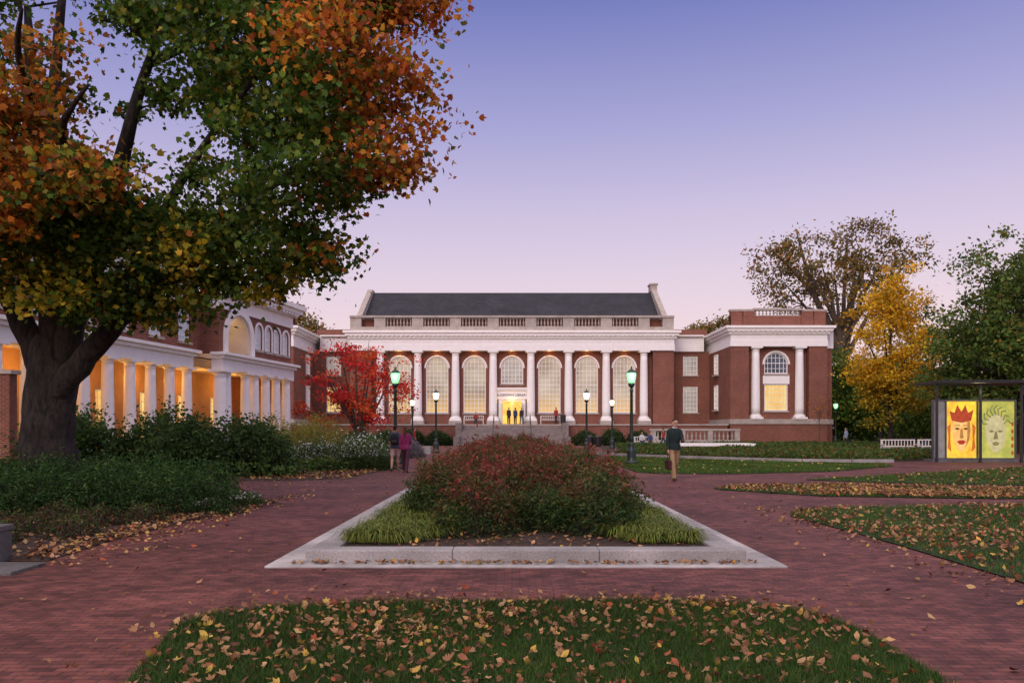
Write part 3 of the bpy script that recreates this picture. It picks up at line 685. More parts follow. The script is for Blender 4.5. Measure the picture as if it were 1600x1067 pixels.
def hall_ent(x0, x1, o):
    MB().box(x0, x1, o-.55, o+.2, 5.5, 6.2).box(x0-.15, x1+.15, o-.5, o+.38, 6.2, 6.42).box(x0-.35, x1+.35, o-.45, o+.6, 6.42, 6.6).build('arcade_entablature', 'white', hall)
    MB().box(x0-.05, x1+.05, o-.6, o+.1, 9.452, 10.3).box(x0-.3, x1+.3, o-.6, o+.4, 10.3, 10.55).box(x0-.6, x1+.6, o-.6, o+.7, 10.552, 10.85).box(x0-.8, x1+.8, o-.6, o+.9, 10.85, 11.2).build('cornice', 'white', hall)
    n = int((x1-x0)/.5); dn = MB().box(x0, x1, o+.402, o+.43, 10.37, 10.54)
    for i in range(n): dn.box(x0+.1+i*.5, x0+.35+i*.5, o+.404, o+.66, 10.36, 10.55)
    dn.build('dentils', 'white', hall)
hall_ent(-.1, PV, 0.); hall_ent(PV+1.2, LH, SB+.003)
B(.1, LH-.1, -12, -1.9, 10.3, 10.6).build('flat_roof', 'slate', hall)
B(-.1, LH, -12.1, .5, 0, .3).build('floor_slab', 'stone', hall)
B(.5, LH-.5, -11.5, -1.9, 5.7, 6.3).build('ceiling_slab', 'cream', hall)
lw = MB(); lops = [(3+4.2*i, 1.6, .9 if i % 2 else .31, 4., False) for i in range(8)]
lw.wall(.5, LH-.5, .3, 5.7, -5.0, -4.6, lops); lw.build('loggia_wall', mat('warm_brown_plaster', (.42, .23, .11), (.32, .17, .08), 1., .8), hall)
for i in range(8): window(hall, (3+4.2*i, -4.6, .9 if i % 2 else .31), 1.6, 3.1 if i % 2 else 3.69, False, 4, 6, 'pane_warm', PI)
for t in (.5, 2.2, 3.9, 5.6, 6.9, 9.5): column(hall, (t, -.2, .3), 5.2, .36)
column(hall, (PV-.45, -.2, .3), 5.2, .45)
t = PV+1.3
while t < LH-1:
    column(hall, (t, SB-.2, .3), 5.2, .34); t += 1.9
hm = Matrix.Translation(hall.location) @ Matrix.Rotation(math.atan2(-dy, -dx), 4, 'Z')
for t in (3, 8, 13, 18, 23, 28): light('loggia_light', hm @ Vector((t, -3.2, 4.7)), 115, (1., .48, .12), .25)
light('arch_light', hm @ Vector((AC, -1.0, 8.5)), 16, (1., .68, .38), .2)
gw = empty('garden_wall', (-21.5, 29, 0), 'brick garden wall behind the big tree trunk at the far left', 'wall')
B(-6, 3.2, 0, .45, 0, 3.6).build('wall', 'brick', gw); B(-6.1, 3.3, -.08, .53, 3.602, 3.75).build('coping', 'stone', gw)

# ------------------------------------------------------------------ lamps
LM = {}
def lamp(x, y, h, glow, label, group, z=0, e=12):
    if not LM:
        LM['base'] = MB().lathe(0, 0, [(.27, 0), (.27, .12), (.22, .18), (.2, .3), (.2, .62), (.16, .72), (.13, .8), (.13, .95), (.09, 1.02)], 16).mesh('lamp_base', 'iron', False)
        LM['pole'] = MB().lathe(0, 0, [(.085, .95), (.08, 1.2), (.062, 3.3), (.09, 3.36), (.06, 3.42), (.06, 3.5), (.13, 3.56), (.16, 3.66), (.12, 3.7)], 12).mesh('pole', 'iron', True)
        LM['cap'] = MB().lathe(0, 0, [(.215, 4.16), (.2, 4.2), (.12, 4.28), (.05, 4.33), (.03, 4.38), (.035, 4.42), (.005, 4.47)], 16).mesh('lamp_cap', 'iron', True)
        for g in ('green_glow', 'warm_glow'): LM[g] = MB().lathe(0, 0, [(.1, 3.68), (.14, 3.75), (.19, 3.9), (.215, 4.05), (.2, 4.16), (.14, 4.2)], 16).mesh('lamp_globe', g, True)
    t = empty('street_lamp', (x, y, z), label, 'street lamp', group=group); s = h/4.47
    for n, k in (('lamp_base', 'base'), ('pole', 'pole'), ('lamp_cap', 'cap'), ('lamp_globe', glow)): put(n, LM[k], t, scale=(max(s, .9), max(s, .9), s))
    g = glow == 'green_glow'
    light('lamp_light', (x, y-.35, z+3.95*s), e, (.4, 1., .5) if g else (1., .75, .4), .15)
GP = 'iron lamp posts around the plaza'
lamp(-5.3, 36.2, 4.45, 'green_glow', 'tall dark green lamp post with green-lit globe beside the two walkers', GP)
lamp(5.4, 36.0, 4.45, 'green_glow', 'tall dark green lamp post with green-lit globe left of the walking man', GP)
lamp(-5.2, 54.5, 4.4, 'warm_glow', 'warm-lit lamp post left of the library steps, nearer one of that side', GP)
lamp(5.1, 54.5, 4.4, 'warm_glow', 'warm-lit lamp post right of the library steps, nearer one of that side', GP)
lamp(-8.5, 68, 4.4, 'warm_glow', 'small far warm-lit lamp post beside the red tree', GP)
lamp(8.55, 68, 4.4, 'warm_glow', 'small far warm-lit lamp post right of the library steps, farther one of that side', GP)
lamp(31.3, 77, 4.4, 'green_glow', 'far green-lit lamp post at the right end of the library', GP)

# ------------------------------------------------------------------ art kiosk
kx, ky = 22.5, 39.2
ki = empty('art_kiosk', (kx, ky, 0), 'flat-roofed display kiosk with two yellow lit painted face panels', 'kiosk', math.radians(-2))
ki.scale = (.93, 1, 1)
MB().box(-2.2, 2.6, -1.5, 1.2, 3.8, 3.87).box(-2.25, 2.65, -1.55, 1.25, 3.872, 3.93).build('roof', 'black', ki)
for px_ in (-2.1, .12, 2.2): B(px_-.05, px_+.05, -.85, -.75, 0, 3.8).build('post', 'black', ki)
B(-2.2, 2.35, -.55, .4, 0, .12).build('base', 'dark_granite', ki)
MB().box(-2.08, -2.0, -.36, -.2, .122, 3.05).box(2.15, 2.23, -.36, -.2, .122, 3.05).box(-2.0, 2.15, -.36, -.2, 2.97, 3.05).box(-2.0, 2.15, -.36, -.2, .122, .2).box(-1.42, -1.35, -.355, -.2, .2, 2.97).build('display_frame', 'steel', ki)
B(-1.998, -1.422, -.3, -.26, .2, 2.968).build('side_panel', mat('pale_panel', (.32, .33, .32), (.2, .22, .2), 2., .25), ki)
def emat(n, c, st=.5, c2=None, sc_=4.):
    m = mat(n, c, c2 or tuple(v*.55 for v in c), sc_, .6); b = m.node_tree.nodes['Principled BSDF']
    src = b.inputs['Base Color'].links[0].from_socket; m.node_tree.links.new(src, b.inputs['Emission Color']); b.inputs['Emission Strength'].default_value = st; return m
Y1 = emat('panel_yellow', (.75, .62, .05), .65, (.6, .3, .03), 2.2); Y2 = emat('panel_green', (.5, .5, .1), .5, (.26, .32, .06), 2.2)
def disc(cx, cz, rx, rz, y, n=28, a0=0, a1=2*PI): return [(cx+rx*math.cos(a0+(a1-a0)*i/n), y, cz+rz*math.sin(a0+(a1-a0)*i/n)) for i in range(n)]
yb = -.305
pa = B(-1.348, .2, -.3, -.26, .202, 2.968).build('art_panel', Y1, ki); pb = B(.28, 2.148, -.3, -.26, .202, 2.968).build('art_panel', Y2, ki)
B(.2, .28, -.355, -.2, .2, 2.97).build('panel_divider', 'steel', ki)
fc = -.57
MB().poly([(fc+x, yb, z) for x, z in [(-.42, 2.1), (-.5, 1.6), (-.44, 1.1), (-.2, .62), (0, .5), (.22, .64), (.44, 1.1), (.5, 1.6), (.42, 2.1), (0, 2.2)]]).build('painted_face', emat('face_cream', (.75, .55, .2), .5, (.7, .36, .08), 3.), pa)
MB().poly([(fc+x, yb-.004, z) for x, z in [(-.5, 2.02), (0, 1.92), (.5, 2.02), (.62, 2.55), (.34, 2.4), (.2, 2.8), (0, 2.45), (-.22, 2.8), (-.36, 2.4), (-.62, 2.5)]]).build('painted_crown', emat('face_red', (.5, .08, .02), .3, (.3, .04, .02), 6.), pa)
MB().poly([(fc+x, yb-.004, z) for x, z in [(-.24, 1.0), (-.08, 1.08), (0, 1.05), (.08, 1.08), (.24, 1.0), (.1, .86), (-.1, .86)]]).build('painted_lips', emat('face_lips', (.5, .05, .02), .3), pa)
dk = emat('face_ink', (.12, .08, .03), .15); tn = emat('face_tan', (.52, .27, .06), .35)
for ex in (-.22, .22):
    MB().poly([(fc+ex+x, yb-.008, 1.62+z) for x, z in [(-.15, 0), (0, .07), (.15, 0), (0, -.05)]]).build('painted_eye', dk, pa)
    MB().poly([(fc+ex-.18, yb-.008, 1.76), (fc+ex+.18, yb-.008, 1.78), (fc+ex+.1, yb-.008, 1.82), (fc+ex-.1, yb-.008, 1.81)]).build('painted_brow', tn, pa)
MB().poly([(fc-.05, yb-.008, 1.62), (fc+.04, yb-.008, 1.62), (fc+.12, yb-.008, 1.2), (fc, yb-.008, 1.14), (fc-.1, yb-.008, 1.2)]).build('painted_nose', tn, pa)
MB().poly([(fc+.3, yb-.006, 2.0), (fc+.42, yb-.006, 2.02), (fc+.47, yb-.006, 1.55), (fc+.4, yb-.006, 1.1), (fc+.2, yb-.006, .68), (fc+.3, yb-.006, 1.2)]).build('painted_shadow', tn, pa)
for sx in (-1, 1): MB().poly([(fc+sx*x, yb-.004, z) for x, z in [(.55, 1.9), (.74, 1.7), (.66, 1.2), (.72, .7), (.52, .5), (.58, 1.1)]]).build('painted_hair', emat('face_orange_hair', (.6, .18, .02), .4, (.4, .08, .02), 6.), pa)
gc = 1.2
MB().poly([(gc+x, yb, z) for x, z in [(-.48, 2.1), (-.55, 1.5), (-.45, 1.0), (-.2, .55), (.05, .45), (.3, .62), (.5, 1.1), (.55, 1.6), (.4, 2.2), (0, 2.35)]]).build('painted_face', emat('face_grey', (.55, .53, .27), .42, (.38, .38, .18), 4.), pb)
ol = emat('face_olive', (.28, .26, .1), .25)
MB().poly([(gc+x, yb-.004, z) for x, z in [(-.2, .92), (0, 1.0), (.2, .92), (.1, .8), (-.1, .8)]]).build('painted_lips', ol, pb)
for ex in (-.22, .22): MB().poly([(gc+ex+x, yb-.006, 1.5+z) for x, z in [(-.16, 0), (0, .07), (.16, 0), (0, -.06)]]).build('painted_eye', ol, pb)
MB().poly([(gc-.05, yb-.006, 1.5), (gc+.05, yb-.006, 1.5), (gc+.12, yb-.006, 1.12), (gc-.12, yb-.006, 1.12)]).build('painted_nose', ol, pb)
gi = emat('face_grey_ink', (.26, .27, .13), .3)
for i in range(9):
    a = .3+i*.32; MB().tube([(gc+.45*math.cos(a), yb-.01, 1.7+.6*math.sin(a)), (gc+.66*math.cos(a+.15), yb-.01, 1.7+.9*math.sin(a+.1)), (gc+.78*math.cos(a-.1), yb-.01, 1.68+1.1*math.sin(a-.1))], .03, 5).build('painted_hair', gi, pb)
so_ = emat('face_orange', (.5, .14, .03), .2)
for i in range(4): MB().poly(disc(.38+.02*i, .5+.3*i, .07, .1, yb-.004, 10)).build('painted_spot', so_, pb)
for i in range(5): MB().poly(disc(2.05, .45+.35*i, .07, .11, yb-.004, 10)).build('painted_spot', so_, pb)
light('kiosk_light', (kx, ky-.9, 3.4), 20, (1., .9, .5), .3)

# ------------------------------------------------------------------ low walls, benches, bins, bikes
cw = empty('kerb_wall', (0, 0, 0), 'low pale granite kerb curving along the far edge of the right lawn', 'kerb')
path = [(5.5, 51), (7.2, 46.6), (9.9, 43.2), (12, 40.8), (14.2, 38.9), (16.3, 38.3), (18.4, 38.5)]
m = MB()
for i in range(len(path)-1):
    (xa, ya), (xb, yb2) = path[i], path[i+1]; v = Vector((xb-xa, yb2-ya)).normalized(); nx_, ny_ = -v.y*.12, v.x*.12
    m.hexa([(xa-nx_, ya-ny_, 0), (xb-nx_, yb2-ny_, 0), (xb+nx_, yb2+ny_, 0), (xa+nx_, ya+ny_, 0), (xa-nx_, ya-ny_, .15), (xb-nx_, yb2-ny_, .15), (xb+nx_, yb2+ny_, .15), (xa+nx_, ya+ny_, .15)])
m.build('kerb_stone', 'granite', cw)
tb = empty('stone_platform', (14.6, 58, 0), 'broad white stone platform in the planting before the library, right of the lamp posts', 'platform')
B(-2.9, 2.6, -1.2, 1.2, 0, .42).build('body', 'stone', tb); B(-3.05, 2.75, -1.35, 1.35, .422, .6).build('slab', 'white', tb)
bl = empty('stone_balustrade', (18.2, 78.5, 0), 'pale stone balustrade before the recessed wing of the library', 'balustrade')
B(-4.6, 4.2, -.2, .2, .0, .5).build('plinth', 'stone', bl); B(-4.65, 4.25, -.25, .25, 1.5, 1.7).build('rail', 'stone', bl)
for x in (-4.3, -1.4, 1.3, 3.95): B(x-.25, x+.25, -.22, .22, .502, 1.498).build('post', 'stone', bl)
for a, b in ((-4, -1.7), (-1.1, 1.0), (1.6, 3.7)): balus(a, b, .56, 1.5, 0).build('balusters', 'stone', bl)
BM = {}
def bench(x, y, z, rz, label, group=None):
    if not BM:
        s = MB(); [s.box(-1.1, 1.1, -.25+.11*i, -.16+.11*i, .42, .46) for i in range(5)]
        b = MB().box(-1.1, 1.1, .27, .31, .9, .97).box(-1.1, 1.1, .27, .31, .5, .56); [b.box(-1.0+.2*i, -.95+.2*i, .275, .305, .56, .9) for i in range(11)]
        BM.update(seat=s.mesh('seat', 'wood'), back=b.mesh('backrest', 'wood'), leg=MB().box(-.04, .04, -.26, -.2, 0, .42).box(-.04, .04, .27, .33, 0, .9).box(-.04, .04, -.26, .3, .62, .67).box(-.04, .04, -.26, -.21, .42, .62).mesh('leg', 'wood'))
    t = empty('garden_bench', (x, y, z), label, 'bench', rz, group); put('seat', BM['seat'], t); put('backrest', BM['back'], t)
    for sx in (-1.05, 1.05): put('leg', BM['leg'], t, (sx, 0, 0))
bench(-4.2, 87.2, 2.2, 0, 'pale slatted bench on the terrace left of the library door')
bench(4.2, 87.2, 2.2, 0, 'pale slatted bench on the terrace right of the library door')
bench(24.6, 50.5, 0, 0, 'pale bench left of the art kiosk, left one of the pair')
bench(27.1, 50.8, 0, 0, 'pale bench left of the art kiosk, right one of the pair')
bench(12.4, 73.6, 0, 0, 'pale bench right of the library steps with two people sitting on it')
def litter_bin(x, y, z, label):
    t = empty('litter_bin', (x, y, z), label, 'bin'); b = MB().lathe(0, 0, [(.25, 0), (.27, .05), (.3, .85), (.31, .9)], 14)
    b.build('bin_body', 'black', t); MB().lathe(0, 0, [(.33, .9), (.32, .96), (.22, 1.05), (.1, 1.08)], 14).build('lid', 'black', t)
litter_bin(5.55, 86.3, 2.2, 'black litter bin on the library terrace beside the steps'); litter_bin(7.2, 74, 0, 'black litter bin at the foot of the library steps, left one of two'); litter_bin(8.0, 74.3, 0, 'black litter bin at the foot of the library steps, right one of two')
sb = empty('granite_bench', (-6.32, 9.35, 0), 'dark grey granite bench end cut off by the left edge of the frame', 'bench')
B(-1.2, .34, -.22, .22, .36, .43).build('seat', 'dark_granite', sb, bevel=.01); B(.2, .33, -.2, .2, 0, .358).build('leg', 'dark_granite', sb, bevel=.01); B(-1.1, -.94, -.2, .2, 0, .358).build('leg', 'dark_granite', sb, bevel=.01)
ks = empty('kerb_slab', (-6.2, 8.8, 0), 'flat grey stone slab at the corner of the left bed', 'slab'); B(-3, .85, -.3, .35, -.02, .04).build('slab_stone', 'dark_granite', ks, bevel=.01)
gb = empty('granite_block', (-6.2, 52, 0), 'pale granite seat block beside the left path', 'block'); B(-1.2, .9, -.35, .35, 0, .42).build('block', 'granite', gb); B(-1.22, .92, -.37, .37, .422, .5).build('top', 'granite', gb)
def bike(x, y, rz, c, label):
    t = empty('bicycle', (x, y, 0), label, 'bicycle', rz, 'bicycles parked by the far right path')
    for wx in (-.52, .52):
        w = MB().tube([(wx+.33*math.cos(a), 0, .34+.33*math.sin(a)) for a in np.linspace(0, 2*PI, 21)[:-1]], .022, 6, closed=True)
        for a in np.linspace(0, PI, 7)[:-1]: w.tube([(wx-.32*math.cos(a), 0, .34-.32*math.sin(a)), (wx+.32*math.cos(a), 0, .34+.32*math.sin(a))], .005, 4)
        w.build('wheel', 'black', t)
    fm = MB(); A, Bq, Cc, D, E = (-.52, 0, .34), (-.08, 0, .3), (-.2, 0, .82), (.36, 0, .86), (.52, 0, .34)
    for p, q_ in ((A, Bq), (A, Cc), (Bq, Cc), (Bq, D), (Cc, D), (D, E)): fm.tube([p, q_], .018, 6)
    fm.build('frame', cloth('bike'+c[0], c[1]), t)
    MB().tube([(.36, 0, .86), (.34, 0, 1.0)], .016, 6).tube([(.34, -.27, 1.02), (.36, 0, 1.0), (.34, .27, 1.02)], .015, 6).build('handlebar', 'black', t)
    MB().tube([(-.2, 0, .82), (-.23, 0, .95)], .014, 6).loft([((-.22, 0, .94), .1, .05), ((-.2, 0, .97), .14, .07), ((-.2, 0, .99), .1, .05)], 10).build('saddle', 'black', t)
for i, (x, y) in enumerate(((27.2, 56), (28.3, 56.3), (29.3, 56.2), (30.4, 56.6))):
    bike(x, y, .5+.2*i, (str(i), [(.02, .02, .03), (.3, .02, .02), (.05, .1, .25), (.3, .3, .32)][i]), ['black', 'red', 'blue', 'silver'][i]+' bicycle parked in the row by the far right path')

# ------------------------------------------------------------------ people
def evalmesh(mb, voxel, m, name, smooth=2):
    me = mb.mesh(name, None); o = bpy.data.objects.new('tmp', me); C.objects.link(o)
    r = o.modifiers.new('r', 'REMESH'); r.mode = 'VOXEL'; r.voxel_size = voxel; r.use_smooth_shade = True
    if smooth: s = o.modifiers.new('s', 'SMOOTH'); s.iterations = smooth; s.factor = .5
    bpy.context.view_layer.update(); dg = bpy.context.evaluated_depsgraph_get()
    me2 = bpy.data.meshes.new_from_object(o.evaluated_get(dg)); bpy.data.objects.remove(o); bpy.data.meshes.remove(me)
    me2.name = name; me2.materials.clear(); me2.materials.append(M[m] if isinstance(m, str) else m); return me2
def rad(a): return math.radians(a)
LIP = cloth('lip', (.3, .1, .08))
def person(label, loc, rz, h=1.75, legs=((0, 0), (0, 0)), arms=((5, 10, 6), (5, 10, 6)), top=(.1, .1, .1), bottom=(.05, .05, .06), hair=(.03, .02, .015), shoes=(.03, .02, .02),
           lean=0, head=0, longhair=False, shorts=False, sleeves=True, seat=None, vox=.016, fem=False, group=None, key='a', collar=None):
    t = empty('person', loc, label, 'person', rz, group); k = h/1.75
    ft = .95 if fem else 1.
    V3 = Vector; pel = V3((0, 0, 0)); lg = []
    for sx, (a, kn) in zip((-1, 1), legs):
        hip = V3((sx*.09, 0, -.02)); a1 = rad(a); a2 = rad(a-kn)
        knee = hip+V3((sx*.01, -math.sin(a1), -math.cos(a1)))*.44; ank = knee+V3((0, -math.sin(a2), -math.cos(a2)))*.43
        fa = a2*.8 if a2 < 0 else a2*.4; toe = ank+V3((sx*.02, -math.cos(fa)*.17, -.055-math.sin(-fa)*.12 if fa < 0 else -.055+math.sin(fa)*.1)); lg.append((hip, knee, ank, toe))
    low = min(min(q[2].z-.08, q[3].z-.03) for q in lg); z0 = -low if seat is None else seat/k+.11
    up = V3((0, -math.sin(rad(lean)), math.cos(rad(lean))))
    O = V3((0, 0, z0)); lg = [tuple(p+O for p in q) for q in lg]; pel = O
    am = []
    for sx, (b, e, s) in zip((-1, 1), arms):
        sh = pel+up*.445+V3((sx*.165*ft, 0, 0)); d1 = V3((sx*math.sin(rad(s)), -math.sin(rad(b)), -math.cos(rad(b)))).normalized()
        el = sh+d1*.28; d2 = V3((sx*math.sin(rad(s))*.3-sx*(.35 if e > 50 else 0), -math.sin(rad(b+e)), -math.cos(rad(b+e)))).normalized(); wr = el+d2*.245; am.append((sh, el, wr, d2))
    hc = pel+up*.69+V3((0, -.03-math.sin(rad(head))*.05, -.01*(head > 0)))
    def P(p, f): return pel+up*p+V3((0, f, 0))
    def tor(g): return [(P(-.1, 0), .11*ft+g, .09+g), (P(0, 0), .15+g, .108+g), (P(.12, 0), (.138 if not fem else .12)+g, .1+g), (P(.28, 0), .156*ft+g, .112+g), (P(.4, 0), .17*ft+g, .11+g), (P(.46, 0), .155*ft+g, .092+g), (P(.5, 0), .125+g*.6, .078+g*.6), (P(.535, 0), .075+g*.5, .064+g*.5), (P(.56, 0), .06+g*.3, .056+g*.3)]
    bd = MB(); bd.loft(tor(0)); bd.limb(P(.5, 0), hc-up*.03, .055, .052)
    ct, st = math.cos(rad(head)), math.sin(rad(head))
    hp = [(-.125, -.035, .03, .03), (-.1, -.02, .055, .06), (-.05, -.008, .068, .08), (0, 0, .075, .092), (.05, .005, .076, .094), (.09, .008, .06, .075), (.115, .008, .03, .04)]
    def HP(z, y): return hc+V3((0, y*ct-z*st, z*ct+y*st))
    bd.loft([(HP(z, y), rx, ry) for z, y, rx, ry in hp])
    bd.limb(HP(-.005, -.09), HP(-.03, -.105), .01, .014, 6)
    for sx in (-1, 1): bd.limb(hc+V3((sx*.076, .01, .015)), hc+V3((sx*.078, .012, -.025)), .016, .012, 6)
    fr = .0095 if vox > .01 else .0085
    for (sh, el, wr, d2), sx in zip(am, (-1, 1)):
        bd.limb(sh, el, .05*ft, .04*ft).limb(el, wr, .04*ft, .028)
        inn = V3((-sx, 0, 0)); inn = (inn-d2*inn.dot(d2)); inn = inn.normalized() if inn.length > .1 else V3((0, 0, 1)); sid = d2.cross(inn).normalized()
        if sid.y > 0: sid = -sid
        pm = wr+d2*.085
        for u in (-.025, 0, .025): bd.limb(wr+d2*.01+sid*u*.6, pm+sid*u, .017, .015, 8)
        for u, L in ((-.031, .058), (-.011, .07), (.01, .074), (.031, .066)):
            f0 = pm+sid*u; f1 = f0+(d2*.9+inn*.35).normalized()*L*.5; f2 = f1+(d2*.5+inn*.8).normalized()*L*.5
            bd.limb(f0, f1, fr*1.05, fr, 6).limb(f1, f2, fr, fr*.8, 6)
        th0 = wr+d2*.03+sid*.03; bd.limb(th0, th0+(sid*.8+d2*.6).normalized()*.035, .012, .0105, 6).limb(th0+(sid*.8+d2*.6).normalized()*.035, th0+(sid*.9+d2*1.6+inn*.4).normalized()*.07, .0105, .009, 6)
    for hip, knee, ank, toe in lg:
        bd.limb(hip, knee, .08, .056).limb(knee, (knee*.6+ank*.4), .053, .056).limb(knee*.6+ank*.4, ank, .056, .036); bd.limb(ank+V3((0, .03, -.035)), toe, .036, .028)
    me = evalmesh(bd, vox, 'skin', 'body'); put('body', me, t, scale=(k, k, k))
    sp = MB(); g = .02; tr_ = tor(g); hem = [(P(-.075, 0), .198, .148), (P(-.04, 0), .197, .147)] if seat is None else [(P(-.02, 0), .185, .14)]
    sp.loft(hem+[(P(.04, 0), .185, .138)]+tr_[2:])
    for (sh, el, wr, d2), sx in zip(am, (-1, 1)):
        sp.limb(P(.505, 0)+V3((sx*.06, 0, 0)), sh+V3((-sx*.01, 0, .012)), .05, .058)
        if sleeves: sp.limb(sh, el, .064*ft, .056).limb(el, wr-d2*.02, .056, .043)
        else: sp.limb(sh, sh*.3+el*.7, .062*ft, .064)
    put('top', evalmesh(sp, max(vox, .01), cloth(key+'top', top), 'top', 3), t, scale=(k, k, k))
    if collar: put('collar', evalmesh(MB().loft([(P(.53, -.005), .08, .078), (P(.555, -.01), .074, .072), (P(.585, -.012), .066, .064)]), .008, cloth(key+'col', collar), 'collar'), t, scale=(k, k, k))
    bt = MB(); bt.loft([(P(-.12, 0), .12, .1), (P(-.03, 0), .168, .125), (P(.05, 0), .16, .12), (P(.1, 0), .15, .112)])
    for hip, knee, ank, toe in lg:
        if shorts: bt.limb(hip, hip*.25+knee*.75, .092, .088)
        else: bt.limb(hip, knee, .094, .075).limb(knee, ank+V3((0, .005, .0)), .075, .064)
    put('shorts' if shorts else 'trousers', evalmesh(bt, max(vox, .01), cloth(key+'bot', bottom), 'trousers', 3), t, scale=(k, k, k))
    for hip, knee, ank, toe in lg:
        s = MB().limb(ank+V3((0, .035, -.04)), toe+V3((0, 0, .005)), .043, .036).limb(ank, ank+V3((0, .03, -.04)), .042, .04)
        put('shoe', evalmesh(s, .012, cloth(key+'sh', shoes), 'shoe'), t, scale=(k, k, k))
    hr = MB().loft([(HP(.0, .04), .07, .068), (HP(.035, .026), .083, .084), (HP(.07, .016), .083, .092), (HP(.105, .008), .064, .074), (HP(.13, .008), .028, .035)])
    hr.limb(HP(-.04, .06), HP(.03, .05), .055, .06)
    if longhair: hr.limb(HP(.0, .06), HP(-.14, .085), .072, .075).limb(HP(-.14, .085), HP(-.3, .12), .075, .05)
    put('hair', evalmesh(hr, .01, cloth(key+'hair', hair), 'hair'), t, scale=(k, k, k))
    for sx in (-1, 1):
        put('eye', MB().limb(HP(.005, -.088)+V3((sx*.028-.008, 0, 0)), HP(.005, -.088)+V3((sx*.028+.008, 0, 0)), .007, .007, 6).mesh('eye', 'black'), t, scale=(k, k, k))
        put('eyebrow', MB().limb(HP(.028, -.093)+V3((sx*.028-.015, 0, 0)), HP(.03, -.09)+V3((sx*.028+.015, 0, 0)), .005, .004, 6).mesh('eyebrow', 'black'), t, scale=(k, k, k))
    put('mouth', MB().limb(HP(-.065, -.087)+V3((-.02, 0, 0)), HP(-.065, -.087)+V3((.02, 0, 0)), .006, .006, 6).mesh('mouth', LIP), t, scale=(k, k, k))
    return t, am, k, pel, up
def W(t, p, k): return Matrix.Translation(t.location) @ Matrix.Rotation(t.rotation_euler.z, 4, 'Z') @ (Vector(p)*k)
t, am, k, pel, up = person('man in dark sweater and khaki trousers walking towards the camera, looking down', (4.97, 24.4, 0), .12, 1.9, legs=((22, 8), (-16, 14)), arms=((4, 14, 9), (22, 78, 8)), top=(.012, .026, .026), bottom=(.34, .225, .12), hair=(.03, .018, .011), shoes=(.09, .045, .025), lean=3, head=14, vox=.008, key='man', collar=(.6, .6, .62))
ph = am[1][2]+am[1][3]*.13
B(-.035, .035, -.005, .005, -.06, .08).build('mobile_phone', 'black', None, W(t, ph+Vector((-.03, -.02, .03)), k), .2)
tag(bpy.data.objects['mobile_phone'], 'black phone held in the hand of the man in the dark sweater', 'phone')
hp_ = W(t, am[0][2]+am[0][3]*.13, k)
bag = empty('shoulder_bag', (hp_.x, hp_.y, hp_.z-.44), 'dark maroon bag hanging from the hand of the man in khaki trousers', 'bag', .1)
B(-.06, .06, -.17, .17, -.03, .26).build('bag_body', cloth('bag', (.06, .016, .018)), bag, bevel=.03)
MB().tube([(0, -.13, .25), (0, -.09, .38), (0, 0, .44), (0, .09, .38), (0, .13, .25)], .012, 6).build('strap', cloth('strap', (.04, .015, .015)), bag)
MB().box(-.066, -.058, -.16, .16, .12, .24).build('flap', cloth('flap', (.045, .012, .014)), bag)
t, am, k, pel, up = person('person in pale shorts with a dark backpack walking away on the left path', (-4.45, 30.3, 0), PI+.05, 1.74, legs=((18, 4), (-18, 16)), arms=((-12, 12, 8), (14, 16, 8)), top=(.06, .07, .11), bottom=(.55, .36, .34), hair=(.03, .018, .012), shoes=(.2, .18, .17), shorts=True, sleeves=False, vox=.009, key='wa')
bc = W(t, pel+up*.3+Vector((0, .2, 0)), k)
bp = empty('backpack', (bc.x, bc.y, bc.z-.22), 'dark grey backpack on the walker in pale shorts', 'backpack', PI)
MB().loft([((0, 0, 0), .13, .07), ((0, 0, .04), .15, .09), ((0, 0, .25), .15, .095), ((0, -.01, .38), .12, .075), ((0, -.02, .42), .06, .04)], 16).build('bag_body', cloth('pack', (.018, .018, .022)), bp, smooth=True)
MB().loft([((0, .085, .03), .1, .03), ((0, .09, .1), .11, .04), ((0, .09, .18), .1, .03)], 12).build('pocket', cloth('pocket', (.03, .03, .035)), bp, smooth=True)
for sx in (-1, 1): MB().tube([(sx*.09, -.07, .4), (sx*.1, -.16, .43), (sx*.11, -.26, .41), (sx*.11, -.31, .25), (sx*.1, -.2, .08), (sx*.09, -.06, .05)], .016, 6).build('strap', cloth('pstrap', (.015, .015, .018)), bp)
person('woman with long brown hair in a magenta top walking away on the left path', (-3.92, 29.3, 0), PI-.05, 1.7, legs=((-16, 12), (16, 3)), arms=((18, 60, 6), (-6, 12, 8)), top=(.27, .03, .12), bottom=(.09, .03, .05), hair=(.1, .045, .025), shoes=(.22, .12, .07), longhair=True, fem=True, vox=.009, key='wb')
SIT = dict(legs=((85, 85), (85, 85)), arms=((25, 45, 5), (25, 45, 5)), seat=.45)
